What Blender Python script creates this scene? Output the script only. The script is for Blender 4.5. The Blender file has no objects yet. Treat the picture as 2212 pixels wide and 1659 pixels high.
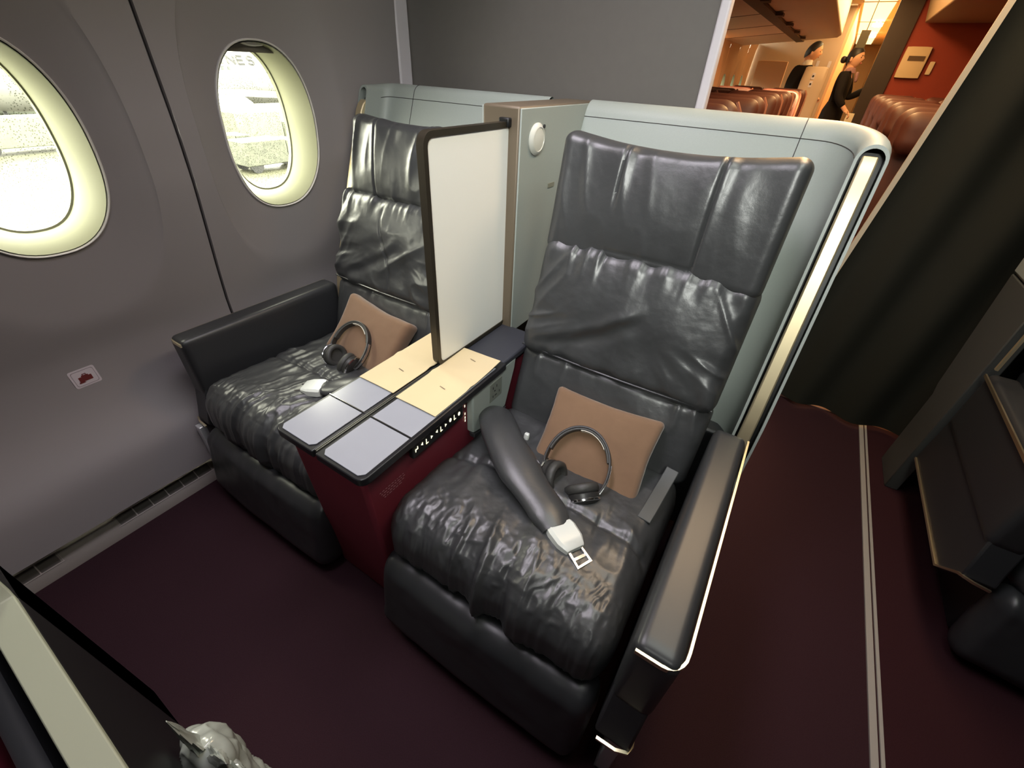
import bpy, bmesh, math, random
import numpy as np
from mathutils import Vector, Matrix

# ------------------------------------------------------------------ camera, world, lights
K = 6.0 / 7.0          # the scene is measured in units of 0.857 m and scaled to metres here
sc = bpy.context.scene
COL = sc.collection
cam_data = bpy.data.cameras.new('camera')
cam = bpy.data.objects.new('camera', cam_data)
COL.objects.link(cam)
R = ((0.84077069, -0.35201859, 0.41132415),
     (0.53967195, 0.48443843, -0.68853003),
     (0.04311415, 0.80087597, 0.59727619))
M4 = Matrix([list(R[0]) + [0], list(R[1]) + [0], list(R[2]) + [1.40 * K], [0, 0, 0, 1]])
cam.matrix_world = M4
cam_data.sensor_width = 36
cam_data.lens = 36 * 924.4 / 2212
cam_data.clip_start = 0.01
cam_data.clip_end = 500
sc.camera = cam
sc.view_settings.view_transform = 'Standard'
sc.view_settings.look = 'None'
sc.view_settings.gamma = 1
sc.view_settings.use_curve_mapping = False
sc.view_settings.exposure = 0.22

world = bpy.data.worlds.new('overcast_sky')
sc.world = world
world.use_nodes = True
bgn = world.node_tree.nodes['Background']
bgn.inputs[0].default_value = (1.0, 1.0, 0.80, 1)
bgn.inputs[1].default_value = 20.0

def area(name, loc, size, power, color, aim=(0, 0, -1), spread=None):
    d = bpy.data.lights.new(name, 'AREA')
    d.shape = 'RECTANGLE'
    d.size, d.size_y = size[0] * K, size[1] * K
    d.energy = power
    d.color = color
    if spread: d.spread = spread
    o = bpy.data.objects.new(name, d)
    o.location = Vector(loc) * K
    o.rotation_euler = Vector(aim).to_track_quat('-Z', 'Y').to_euler()
    COL.objects.link(o)
    return o

# ceiling lamps of the front cabin (out of frame above), cool-neutral, the warm ones over the aisle and aft cabin, and an added front fill
area('ceiling_panel_light', (-0.72, 0.55, 2.38), (0.4, 1.3), 8.5, (0.97, 0.90, 1.0), spread=math.radians(130))
area('aisle_ceiling_light', (0.24, 0.8, 2.38), (0.3, 1.2), 7, (0.95, 1.0, 0.91))
area('added_front_fill', (0.35, -0.9, 2.30), (0.5, 0.3), 3.3, (0.97, 1.0, 0.93), aim=(-0.42, 1.0, -0.55), spread=math.radians(58))  # fill light added to brighten the divider and backrests, no fixture there
area('aisle_warm_light', (0.16, 2.15, 2.40), (0.5, 0.9), 16, (1.0, 0.72, 0.45))
area('aft_aisle_light', (0.0, 6.0, 2.40), (0.3, 6.0), 80, (1.0, 0.62, 0.26))
area('aft_wall_wash', (-1.45, 7.5, 1.76), (0.08, 6.0), 40, (1.0, 0.55, 0.25), aim=(-0.5, 0, -1))
area('far_cabin_light', (0.0, 14.0, 2.4), (0.4, 8.0), 90, (1.0, 0.68, 0.30))

for nm_, yc_ in (('window_portal', .326), ('window_portal', 1.043)):   # sampling guides for the daylight, they add no light
    o_ = area(nm_, (-1.79, yc_, 1.19), (.30, .48), 1, (1, 1, 1), aim=(1, 0, 0)); o_.data.cycles.is_portal = True

# ------------------------------------------------------------------ numpy noise
_rng = np.random.RandomState(7)
_PERM = _rng.permutation(512)
_GR = _rng.rand(512) * 2 - 1
def vnoise(x, y, seed=0):
    x = np.asarray(x, float) + seed * 17.31; y = np.asarray(y, float) + seed * 5.77
    xi = np.floor(x).astype(int); yi = np.floor(y).astype(int)
    xf = x - xi; yf = y - yi
    u = xf * xf * xf * (xf * (xf * 6 - 15) + 10); v = yf * yf * yf * (yf * (yf * 6 - 15) + 10)
    def h(a, b): return _GR[(_PERM[(a % 512)] + b) % 512]
    return (h(xi, yi) * (1 - u) + h(xi + 1, yi) * u) * (1 - v) + (h(xi, yi + 1) * (1 - u) + h(xi + 1, yi + 1) * u) * v
def fbm(x, y, seed=0, oct=3):
    s = 0; a = 1.0; t = 0
    for i in range(oct):
        s = s + a * vnoise(x * 2 ** i, y * 2 ** i, seed + i); t += a; a *= .5
    return s / t
def ridge(x, y, seed=0):
    return (1 - np.abs(vnoise(x, y, seed)) * 2.2).clip(-1, 1)
def gauss(d, w): return np.exp(-(d / w) ** 2)
def sstep(a, b, x):
    t = np.clip((x - a) / (b - a), 0, 1); return t * t * (3 - 2 * t)

# ------------------------------------------------------------------ mesh builder
class G:
    def __init__(s): s.v = []; s.f = []
    def add(s, V, F):
        b = len(s.v); s.v += [tuple(float(c) for c in p) for p in V]
        s.f += [tuple(i + b for i in f) for f in F]; return s
    def box(s, lo, hi, m=None):
        (a, b, c), (d, e, f) = lo, hi
        V = [(a,b,c),(d,b,c),(d,e,c),(a,e,c),(a,b,f),(d,b,f),(d,e,f),(a,e,f)]
        if m: V = [m(p) for p in V]
        return s.add(V, [(3,2,1,0),(4,5,6,7),(0,1,5,4),(1,2,6,5),(2,3,7,6),(3,0,4,7)])
    def hexa(s, P): return s.add(P, [(3,2,1,0),(4,5,6,7),(0,1,5,4),(1,2,6,5),(2,3,7,6),(3,0,4,7)])
    def prism(s, poly, axis, a, b):
        """poly: 2D points in the two other axes (in x,y,z order), extruded along axis from a to b"""
        def P(q, t):
            q = list(q); q.insert(axis, t); return tuple(q)
        n = len(poly)
        V = [P(q, a) for q in poly] + [P(q, b) for q in poly]
        F = [tuple(range(n))[::-1], tuple(range(n, 2 * n))] + [(i, (i + 1) % n, n + (i + 1) % n, n + i) for i in range(n)]
        return s.add(V, F)
    def rings(s, RR, closed=True, caps=True, loop=False):
        n = len(RR[0]); b = len(s.v)
        for r in RR: s.v += [tuple(float(c) for c in p) for p in r]
        m = len(RR)
        for i in range(m if loop else m - 1):
            for j in range(n if closed else n - 1):
                k = (j + 1) % n; i2 = (i + 1) % m
                s.f.append((b + i * n + j, b + i * n + k, b + i2 * n + k, b + i2 * n + j))
        if caps and closed and not loop:
            s.f.append(tuple(b + j for j in range(n))[::-1]); s.f.append(tuple(b + (m - 1) * n + j for j in range(n)))
        return s
    def tube(s, path, r, n=10, caps=True, loop=False, flat=None, up=None):
        """tube along path; r a radius or list; flat=(a,b) elliptic section scaled, first axis along 'up'"""
        P = [Vector(p) for p in path]; m = len(P); RR = []
        prev = None
        for i in range(m):
            if loop: t = P[(i + 1) % m] - P[i - 1]
            else: t = P[min(i + 1, m - 1)] - P[max(i - 1, 0)]
            t.normalize()
            a = Vector(up) if up else (prev if prev else (Vector((0,0,1)) if abs(t.z) < .9 else Vector((1,0,0))))
            a = a - a.dot(t) * t; a.normalize(); prev = a
            b = t.cross(a)
            rr = r[i] if hasattr(r, '__len__') else r
            fa, fb = flat if flat else (1, 1)
            RR.append([P[i] + (a * math.cos(q) * fa + b * math.sin(q) * fb) * rr for q in [2 * math.pi * k / n for k in range(n)]])
        return s.rings(RR, True, caps, loop)
    def strip(s, path, w, h, up=(0,0,1), loop=False):
        """rectangular bar along path: w across, h along up"""
        P = [Vector(p) for p in path]; m = len(P); RR = []
        for i in range(m):
            t = (P[(i + 1) % m] - P[i - 1]) if loop else (P[min(i + 1, m - 1)] - P[max(i - 1, 0)])
            t.normalize(); a = Vector(up); a = a - a.dot(t) * t; a.normalize(); b = t.cross(a)
            RR.append([P[i] + a * (sa * h / 2) + b * (sb * w / 2) for sa, sb in ((1,1),(1,-1),(-1,-1),(-1,1))])
        return s.rings(RR, True, True, loop)
    def lathe(s, prof, c, axis=(0,0,1), n=24):
        ax = Vector(axis).normalized(); a = Vector((1,0,0)) if abs(ax.x) < .9 else Vector((0,1,0))
        a = (a - a.dot(ax) * ax).normalized(); b = ax.cross(a); c = Vector(c)
        return s.rings([[c + ax * h + (a * math.cos(q) + b * math.sin(q)) * max(r, 1e-4) for q in [2*math.pi*k/n for k in range(n)]] for r, h in prof])
    def soft(s, half, r, res, mat, disp=None, mir=None):
        """rounded box: half extents, edge radius, grid resolution per axis; mat: (origin, X, Y, Z) frame; disp(P, N, S) -> offset vectors"""
        hx, hy, hz = half; allP = []; base = 0; F = []
        for ax in range(3):
            o = [a for a in range(3) if a != ax]
            nu, nv = res[o[0]], res[o[1]]
            for sg in (-1, 1):
                u = np.linspace(-1, 1, nu + 1); v = np.linspace(-1, 1, nv + 1)
                u = np.sign(u) * np.abs(u) ** .8 if nu < 8 else u
                U, V = np.meshgrid(u, v, indexing='ij')
                P = np.zeros((nu + 1, nv + 1, 3)); P[..., o[0]] = U * half[o[0]]; P[..., o[1]] = V * half[o[1]]; P[..., ax] = sg * half[ax]
                allP.append(P.reshape(-1, 3))
                for i in range(nu):
                    for j in range(nv):
                        q = [base + i * (nv + 1) + j, base + (i + 1) * (nv + 1) + j, base + (i + 1) * (nv + 1) + j + 1, base + i * (nv + 1) + j + 1]
                        if (sg > 0) == (ax == 1): q.reverse()
                        F.append(tuple(q))
                base += (nu + 1) * (nv + 1)
        P = np.concatenate(allP); h = np.array(half)
        # weld
        key = np.round(P * 1e5).astype(np.int64); _, idx, inv = np.unique(key, axis=0, return_index=True, return_inverse=True)
        inv = inv.reshape(-1)
        P = P[idx]
        rr = np.minimum(r, h * .999) if hasattr(r, '__len__') else np.minimum(np.array([r, r, r]), h * .999)
        inner = np.clip(P, -(h - rr), h - rr); D = (P - inner) / rr
        N = D / np.maximum(np.linalg.norm(D, axis=1, keepdims=True), 1e-9)
        Q = inner + N * rr; S = Q / h
        if disp is not None: Q = Q + disp(Q, N, S)
        O, X, Y, Z = [np.array(t, float) for t in mat]
        W = O + Q[:, :1] * X + Q[:, 1:2] * Y + Q[:, 2:] * Z
        if mir is not None: W[:, 0] = mir - W[:, 0]
        F2 = []
        for f in F:
            g = []
            for i in f:
                k = int(inv[i])
                if k not in g: g.append(k)
            if len(g) > 2: F2.append(tuple(g))
        return s.add(W, F2)
    def mirror(s, c):
        s.v = [(c - x, y, z) for x, y, z in s.v]; s.f = [f[::-1] for f in s.f]; return s
    def shift(s, dx, dy, dz=0):
        s.v = [(x + dx, y + dy, z + dz) for x, y, z in s.v]; return s

def orient(up=(0,0,1), normal=(0,-1,0)):
    """frame axes: Z along up, Y along -normal, X = Y x Z"""
    Z = Vector(up).normalized(); Y = -Vector(normal); Y = (Y - Y.dot(Z) * Z).normalized(); X = Y.cross(Z)
    return X, Y, Z

def tag(o, label=None, cat=None, group=None, kind=None):
    if label: o['label'] = label
    if cat: o['category'] = cat
    if group: o['group'] = group
    if kind: o['kind'] = kind
    return o
def thing(name, loc, label, cat, group=None, rz=0):
    o = bpy.data.objects.new(name, None); COL.objects.link(o)
    o.empty_display_size = .05
    o.location = Vector(loc) * K; o.rotation_euler = (0, 0, rz)
    return tag(o, label, cat, group)
def world_loc(o):
    v = Vector((0,0,0))
    while o is not None: v = v + o.location; o = o.parent
    return v
def obj(name, g, mat, parent=None, smooth=True, bevel=0, label=None, sub=0, local=False, angle=35, seg=2):
    """ONE mesh object. Geometry of g is in scene units (world); origin goes to the parent's origin or to the mesh's base."""
    me = bpy.data.meshes.new(name)
    V = np.array(g.v) * K
    if local: off = np.zeros(3); own = Vector((0,0,0))
    elif parent is not None: off = np.array(world_loc(parent)); own = Vector((0,0,0))
    else:
        lo, hi = V.min(0), V.max(0); off = np.array([(lo[0]+hi[0])/2, (lo[1]+hi[1])/2, lo[2]]); own = Vector(off)
    me.from_pydata([tuple(p) for p in V - off], [], g.f)
    bm = bmesh.new(); bm.from_mesh(me); bmesh.ops.recalc_face_normals(bm, faces=bm.faces); bm.to_mesh(me); bm.free()
    me.materials.append(mat)
    o = bpy.data.objects.new(name, me); COL.objects.link(o); o.location = own
    if parent is not None: o.parent = parent
    if smooth:
        me.polygons.foreach_set('use_smooth', [True] * len(me.polygons))
        me.set_sharp_from_angle(angle=math.radians(angle))
    if bevel:
        b = o.modifiers.new('bevel', 'BEVEL'); b.width = bevel * K; b.segments = seg; b.limit_method = 'ANGLE'; b.angle_limit = math.radians(40)
        b.harden_normals = False
    if sub:
        m = o.modifiers.new('sub', 'SUBSURF'); m.levels = sub; m.render_levels = sub
    if label: o['label'] = label
    return o
def struct(name, g, mat, **kw):
    o = obj(name, g, mat, **kw); o['kind'] = 'structure'; return o
def dup(root, loc=None, label=None, group=None):
    r = root.copy(); COL.objects.link(r)
    if loc is not None: r.location = Vector(loc) * K
    if label: r['label'] = label
    if group: r['group'] = group
    for ch in list(root.children):
        c = ch.copy(); COL.objects.link(c); c.parent = r
        for g2 in list(ch.children):
            d = g2.copy(); COL.objects.link(d); d.parent = c
    return r

# ------------------------------------------------------------------ materials
def srgb(r, g, b):
    f = lambda c: (c / 255 / 12.92) if c / 255 <= .04045 else ((c / 255 + .055) / 1.055) ** 2.4
    return (f(r), f(g), f(b), 1)
def mat(name, col, rough=.5, metal=0, spec=.5, noise=None, bump=None, coat=0, emit=None, trans=0, sheen=0, alpha=1):
    """noise=(scale, amount): colour mottling; bump=[(kind, scale, strength, dist)]"""
    m = bpy.data.materials.new(name); m.use_nodes = True
    nt = m.node_tree; p = nt.nodes['Principled BSDF']
    p.inputs['Base Color'].default_value = col
    p.inputs['Roughness'].default_value = rough
    p.inputs['Metallic'].default_value = metal
    p.inputs['Specular IOR Level'].default_value = spec
    p.inputs['Coat Weight'].default_value = coat
    p.inputs['Sheen Weight'].default_value = sheen
    p.inputs['Transmission Weight'].default_value = trans
    p.inputs['Alpha'].default_value = alpha
    if emit:
        p.inputs['Emission Color'].default_value = emit[0]; p.inputs['Emission Strength'].default_value = emit[1]
    tc = nt.nodes.new('ShaderNodeTexCoord')
    if noise:
        n = nt.nodes.new('ShaderNodeTexNoise'); n.inputs['Scale'].default_value = noise[0]; n.inputs['Detail'].default_value = 4
        nt.links.new(tc.outputs['Object'], n.inputs['Vector'])
        mx = nt.nodes.new('ShaderNodeMix'); mx.data_type = 'RGBA'; mx.blend_type = 'MIX'
        a = noise[1]
        mx.inputs[6].default_value = tuple(c * (1 - a) for c in col[:3]) + (1,)
        mx.inputs[7].default_value = tuple(min(1, c * (1 + a)) for c in col[:3]) + (1,)
        nt.links.new(n.outputs['Fac'], mx.inputs[0]); nt.links.new(mx.outputs[2], p.inputs['Base Color'])
    prev = None
    for b in bump or []:
        kind, scale, st, dist = b
        if kind == 'voronoi':
            t = nt.nodes.new('ShaderNodeTexVoronoi'); t.feature = 'DISTANCE_TO_EDGE'; out = t.outputs['Distance']
        else:
            t = nt.nodes.new('ShaderNodeTexNoise'); t.inputs['Detail'].default_value = 5; out = t.outputs['Fac']
        t.inputs['Scale'].default_value = scale
        nt.links.new(tc.outputs['Object'], t.inputs['Vector'])
        bn = nt.nodes.new('ShaderNodeBump'); bn.inputs['Strength'].default_value = st; bn.inputs['Distance'].default_value = dist
        nt.links.new(out, bn.inputs['Height'])
        if prev: nt.links.new(prev.outputs[0], bn.inputs['Normal'])
        prev = bn
    if prev: nt.links.new(prev.outputs[0], p.inputs['Normal'])
    return m

LEATHER = mat('black_leather', srgb(58, 59, 60), .36, spec=.75, noise=(9, .12), bump=[('voronoi', 420, .12, .0006), ('noise', 90, .16, .0025)])
LEATHER_DK = mat('smooth_black_leather', srgb(46, 47, 49), .36, spec=.5, bump=[('noise', 300, .08, .0006)])
STITCH = mat('seam_thread', srgb(60, 60, 62), .6)
SHELL = mat('grey_green_shell_plastic', srgb(152, 159, 154), .42, spec=.4, noise=(300, .05), bump=[('noise', 900, .05, .0003)])
WALLP = mat('sidewall_plastic', srgb(144, 138, 139), .55, spec=.3, noise=(3, .03), bump=[('noise', 700, .04, .0004)])
REVEAL = mat('cream_reveal_plastic', srgb(134, 134, 110), .5, spec=.3)
TRIMW = mat('light_grey_trim', srgb(205, 200, 200), .4)
DARKGAP = mat('dark_seam', srgb(50, 47, 48), .7)
BLACK = mat('black_plastic', srgb(20, 20, 21), .45)
CARPET = mat('maroon_carpet', srgb(51, 32, 38), .95, spec=.1, noise=(500, .35), bump=[('noise', 900, .5, .003)])
CARPET_R = mat('dark_red_carpet', srgb(50, 27, 32), .95, spec=.1, noise=(500, .35), bump=[('noise', 900, .5, .003)])
DADO = mat('grey_brown_dado', srgb(120, 112, 106), .6, noise=(20, .06))
BULK = mat('grey_bulkhead_laminate', srgb(106, 102, 98), .5, noise=(40, .05), bump=[('noise', 250, .06, .0006)])
POST = mat('pale_bulkhead_post', srgb(214, 208, 214), .4)
BRASS = mat('satin_champagne_metal', srgb(242, 230, 196), .36, metal=1.0)
BRASS_BAR = mat('champagne_bar', srgb(205, 190, 155), .4, metal=.7)
CHROME = mat('chrome', srgb(225, 225, 225), .15, metal=1)
SILVER = mat('silver_plastic', srgb(215, 218, 212), .3, spec=.5)
BROWN_COL = mat('bronze_column', srgb(112, 100, 84), .45, metal=.25)
FRAME = mat('dark_bronze_frame', srgb(62, 56, 46), .35, metal=.5)
WHITEP = mat('white_divider_panel', srgb(242, 242, 236), .5, noise=(5, .015))
CONSOLE = mat('burgundy_console', srgb(108, 38, 50), .5, spec=.35, noise=(200, .08))
TRAY = mat('grey_tray_laminate', srgb(150, 153, 162), .22, spec=.5, noise=(14, .04))
TRAY_EDGE = mat('black_tray_edge', srgb(30, 30, 33), .3, spec=.5)
PAPER = mat('kraft_cream_paper', srgb(208, 190, 152), .8, spec=.15, noise=(9, .04))
PRINT = mat('printed_ink', srgb(120, 105, 85), .8)
BROWNFAB = mat('brown_cushion_cloth', srgb(124, 97, 76), .9, spec=.15, sheen=.3, noise=(60, .06), bump=[('noise', 1200, .25, .0008)])
HEADP = mat('headphone_black', srgb(46, 45, 44), .38, spec=.5)
HPAD = mat('ear_pad_leather', srgb(58, 57, 55), .5, bump=[('noise', 200, .2, .002)])
HWHITE = mat('headband_white_label', srgb(235, 230, 215), .4)
CURTAIN = mat('charcoal_curtain', srgb(46, 46, 40), .9, spec=.12, bump=[('noise', 800, .3, .001)])
CURTEDGE = mat('cream_curtain_hem', srgb(215, 200, 175), .7)
BUTTON = mat('lit_symbol', srgb(240, 238, 190), .5, emit=((1, .97, .7, 1), 1.2))
STICKER = mat('white_sticker', srgb(205, 195, 200), .5)
STICKRED = mat('dark_red_ink', srgb(105, 40, 38), .6)
TAN = mat('aft_cabin_plastic', srgb(190, 165, 140), .5)
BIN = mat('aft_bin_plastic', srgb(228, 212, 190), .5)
REDW = mat('red_brown_partition', srgb(140, 48, 26), .7, noise=(3, .08))
ECON = mat('brown_leather_aft', srgb(84, 44, 36), .5, noise=(12, .1), bump=[('noise', 60, .1, .003)])
ECONT = mat('brown_leather_light', srgb(150, 98, 78), .45)
SKIN = mat('skin', srgb(224, 170, 136), .5, spec=.3)
HAIR = mat('black_hair', srgb(26, 20, 18), .5)
SUIT = mat('dark_uniform', srgb(30, 26, 26), .85, spec=.15)
SCARF = mat('patterned_scarf', srgb(150, 110, 110), .7, noise=(60, .4))
PLASTICBAG = mat('clear_wrapped_bag', srgb(165, 170, 160), .18, spec=.8, noise=(30, .2), alpha=1)

# ================================================================== THE SETTING
PROF = [(.105,-1.590),(.15,-1.597),(.235,-1.612),(.27,-1.622),(.30,-1.640),(.35,-1.676),(.42,-1.712),(.5,-1.732),(.6,-1.740),(.75,-1.715),(.9,-1.685),(1.05,-1.655),(1.2,-1.640),(1.5,-1.634),(1.8,-1.62),(2.0,-1.58),(2.45,-1.50)]
_pz = np.array([a for a, b in PROF]); _px = np.array([b for a, b in PROF])
def wall_x(z):
    z = np.asarray(z, float)
    # smoothed piecewise-linear profile
    s = 0
    for d, w in ((-.03, .2), (0, .6), (.03, .2)): s = s + w * np.interp(z + d * sstep(.28, .4, z), _pz, _px)
    return s
WZ = 1.170; WA, WB, WN = .172, .254, 2.35
GA, GB, GDZ = .136, .229, .020
def oval(th, a, b, n=WN): return (abs(math.cos(th) / a) ** n + abs(math.sin(th) / b) ** n) ** (-1 / n)
def rect_r(th, wl, wr, dn, up):
    c, s = math.cos(th), math.sin(th); r = 1e9
    if c > 1e-9: r = min(r, wr / c)
    if c < -1e-9: r = min(r, -wl / c)
    if s > 1e-9: r = min(r, up / s)
    if s < -1e-9: r = min(r, -dn / s)
    return r
BOWL = .036
def wall_panel(name, yc, y0, y1, z0=.105, z1=2.44, m=None):
    """one moulded sidewall panel around an oval opening; outside a larger oval the panel is flush, inside it dishes towards the window"""
    wl, wr, dn, up = yc - y0, y1 - yc, WZ - z0, z1 - WZ
    ths = [2 * math.pi * i / 144 for i in range(144)]
    for cy, cz in ((wr, up), (wr, -dn), (-wl, up), (-wl, -dn)): ths.append(math.atan2(cz, cy) % (2 * math.pi))
    ths = sorted(set(ths)); RR = []
    na, nb = 12, 26
    for k in range(na + nb + 1):
        ring = []
        for th in ths:
            r0 = oval(th, WA + .006, WB + .006); r1 = oval(th, .272, .445, 2.6); r2 = rect_r(th, wl, wr, dn, up)
            if k <= na: t = k / na; r = r0 + (r1 - r0) * t; bw = BOWL * (1 - t)
            else: t = (k - na) / nb; r = r1 + (r2 - r1) * t; bw = 0
            y = yc + r * math.cos(th); z = WZ + r * math.sin(th)
            ring.append((float(wall_x(z)) - bw - (.004 if k <= na else 0), y, z))
        RR.append(ring)
    g = G().rings(RR, True, False)
    # returns into the seams so that the panels have depth
    for yy in (y0, y1):
        zs = np.linspace(z0, z1, 60)
        g.rings([[(float(wall_x(z)), yy, z) for z in zs], [(float(wall_x(z)) - .03, yy, z) for z in zs]], False, False)
    g.rings([[(float(wall_x(z0)), y, z0) for y in np.linspace(y0, y1, 6)], [(float(wall_x(z0)) - .06, y, z0 + .01) for y in np.linspace(y0, y1, 6)]], False, False)
    return struct(name, g, m or WALLP, angle=28)
def window(name, yc):
    ths = [2 * math.pi * i / 96 for i in range(96)]
    def ring(a, b, x, dz=0):
        out = []
        for th in ths:
            r = oval(th, a, b); z = WZ + r * math.sin(th)
            out.append(((float(wall_x(z)) - BOWL if x is None else x), yc + r * math.cos(th), z + dz))
        return out
    g = G(); RR = []
    x_g = -1.80
    outer = ring(WA, WB, None)
    for i, t in enumerate(np.linspace(0, 1, 14)):
        s = 1 - (1 - t) ** 1.6      # flares near the cabin side
        a = WA + (GA - WA) * s; b = WB + (GB - WB) * s
        rr = ring(a, b, 0)
        RR.append([(outer[j][0] * (1 - t) + x_g * t, rr[j][1], rr[j][2] + GDZ * s) for j in range(96)])
    g.rings(RR, True, False)
    w = struct(name, g, REVEAL)
    def R3(a, b, dx): return [(p[0] + dx, p[1], p[2]) for p in ring(a, b, None)]
    f = G().rings([R3(WA + .009, WB + .009, -.006), R3(WA + .0085, WB + .0085, .003), R3(WA + .006, WB + .006, .005), R3(WA + .0035, WB + .0035, .003), R3(WA + .003, WB + .003, -.006)], True, False)
    c = obj('window_trim', f, TRIMW, w)
    gap = G().rings([R3(WA + .004, WB + .004, -.004), R3(WA - .001, WB - .001, -.003)], True, False)
    obj('window_groove', gap, DARKGAP, w)
    gs = G().rings([ring(GA + .002, GB + .002, x_g + .010, GDZ), ring(GA - .004, GB - .004, x_g + .008, GDZ), ring(GA - .005, GB - .005, x_g - .008, GDZ)], True, False)
    obj('window_gasket', gs, mat('grey_gasket', srgb(120, 120, 98), .6), w)
    pane = G(); rr = ring(GA, GB, x_g - .004, GDZ); pane.add([(x_g - .004, yc, WZ + GDZ)] + rr, [(0, 1 + i, 1 + (i + 1) % 96) for i in range(96)])
    obj('window_glass', pane, GLASS, w)
    # the drawn-up shade fills the top of the opening, with its oval thumb grip
    sh = G(); zt = WZ + .226; top = [(th) for th in np.linspace(math.radians(50), math.radians(130), 21)]
    for dx in (0, -.012):
        pass
    edge = [(yc + oval(th, WA - .006, WB - .004) * math.cos(th), WZ + oval(th, WA - .006, WB - .004) * math.sin(th)) for th in top if WZ + oval(th, WA, WB) * math.sin(th) > zt]
    if len(edge) > 2:
        xo = float(wall_x(zt)) - BOWL - .030
        poly = [(edge[0][0], zt)] + edge + [(edge[-1][0], zt)]
        sh.prism(poly, 0, xo - .012, xo)
        s = obj('window_shade', sh, mat('shade_plastic', srgb(96, 90, 80), .5), w)
        gr = G().rings([[(xo + dxx, yc + .012 + a * math.cos(q), zt + .030 + b * math.sin(q)) for q in [2*math.pi*k/28 for k in range(28)]] for dxx, a, b in ((-.004, .047, .0145), (.010, .046, .0135), (.013, .040, .010))])
        obj('shade_grip', gr, TRIMW, s)
    return w

# window pane: clear, speckled with rain drops on the outside
GLASS = bpy.data.materials.new('rain_speckled_pane'); GLASS.use_nodes = True
nt = GLASS.node_tree; nt.nodes.clear()
out = nt.nodes.new('ShaderNodeOutputMaterial'); tr = nt.nodes.new('ShaderNodeBsdfTransparent'); gl = nt.nodes.new('ShaderNodeBsdfGlossy')
gl.inputs['Roughness'].default_value = .02
mixs = nt.nodes.new('ShaderNodeMixShader'); mixs.inputs[0].default_value = .04
tc = nt.nodes.new('ShaderNodeTexCoord'); vo = nt.nodes.new('ShaderNodeTexVoronoi'); vo.inputs['Scale'].default_value = 260
nz = nt.nodes.new('ShaderNodeTexNoise'); nz.inputs['Scale'].default_value = 22
rmp = nt.nodes.new('ShaderNodeValToRGB'); cr = rmp.color_ramp
cr.elements[0].position = .05; cr.elements[0].color = (1, 1, 1, 1); cr.elements[1].position = .36; cr.elements[1].color = (1, 1, 1, 1)
e = cr.elements.new(.20); e.color = (.10, .11, .08, 1)
mr = nt.nodes.new('ShaderNodeMapRange'); mr.inputs[1].default_value = .30; mr.inputs[2].default_value = .42
mc = nt.nodes.new('ShaderNodeMix'); mc.data_type = 'RGBA'; mc.inputs[6].default_value = (1, 1, 1, 1)
nt.links.new(tc.outputs['Object'], vo.inputs['Vector']); nt.links.new(tc.outputs['Object'], nz.inputs['Vector'])
nt.links.new(vo.outputs['Distance'], rmp.inputs[0]); nt.links.new(nz.outputs['Fac'], mr.inputs[0])
nt.links.new(mr.outputs[0], mc.inputs[0]); nt.links.new(rmp.outputs[0], mc.inputs[7])
nt.links.new(mc.outputs[2], tr.inputs[0]); nt.links.new(tr.outputs[0], mixs.inputs[1]); nt.links.new(gl.outputs[0], mixs.inputs[2]); nt.links.new(mixs.outputs[0], out.inputs[0])

wall_panel('wall_left', .326, -.45, .7045)
wall_panel('wall_left.001', 1.043, .7145, 1.655)
window('window_1', .326)
window('window_2', 1.043)
g = G().strip([(float(wall_x(z)) - .02, .7095, z) for z in np.linspace(.11, 2.43, 60)], .02, .012, up=(1, 0, 0)); struct('trim_1', g, DARKGAP)
g = G(); zs = np.linspace(.105, 2.44, 50); g.rings([[(float(wall_x(z)), -3.4, z) for z in zs], [(float(wall_x(z)), -.448, z) for z in zs]], False, False); struct('wall_left.002', g, WALLP)

# lower dado with air return slots
g = G().prism([(-1.665, .125), (-1.64, .075), (-1.598, .03), (-1.585, 0), (-1.70, 0), (-1.70, .125)], 1, -3.4, 1.7)
g = G().rings([[(x, yy, z) for x, z in ((-1.74, .16), (-1.66, .13), (-1.650, .070), (-1.606, .026), (-1.590, .008), (-1.586, -.002))] for yy in (-3.4, 1.70)], False, False)
dado = struct('baseboard_left', g, DADO, angle=20)
def dado_pt(t, y, off=0):   # t 0..1 across the slotted lower face
    a = Vector((-1.650, y, .070)); b = Vector((-1.606, y, .026)); n = Vector((.707, 0, .707)).normalized()
    p = a + (b - a) * t + n * off; return tuple(p)
slot_m = mat('vent_slot_dark', srgb(70, 64, 60), .7)
for y0, n in ((.055, 6), (-.215, 2), (.55, 8)):
    frame = G(); 
    for i in range(n):
        a = y0 + i * .053; b = a + .049
        s = G().add([dado_pt(.30, a, .001), dado_pt(.30, b, .001), dado_pt(.82, b, .001), dado_pt(.82, a, .001)], [(0, 1, 2, 3)])
        o = obj('vent_slot', s, slot_m, dado)
    fr = G().strip([dado_pt(.24, y0 - .006, .002), dado_pt(.24, y0 + n * .053 + .002, .002), dado_pt(.88, y0 + n * .053 + .002, .002), dado_pt(.88, y0 - .006, .002)], .002, .002, up=(.6, 0, .8), loop=True)
    for i in range(1, n): fr.strip([dado_pt(.26, y0 + i * .053 - .002, .002), dado_pt(.86, y0 + i * .053 - .002, .002)], .0025, .002, up=(.6, 0, .8))
    obj('vent_frame', fr, mat('vent_frame_grey', srgb(150, 140, 136), .5), dado)
for y0 in (-.20, .07):
    o = G().box((-1.654, y0, .080), (-1.650, y0 + .11, .112)); obj('dado_plate', o, DADO, dado)

g = G().box((-1.90, -3.4, -.05), (-1.84, 1.76, .84)); struct('wall_left.013', g, DARKGAP)  # unseen dark backing added behind the lower wall to stop light leaks
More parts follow.
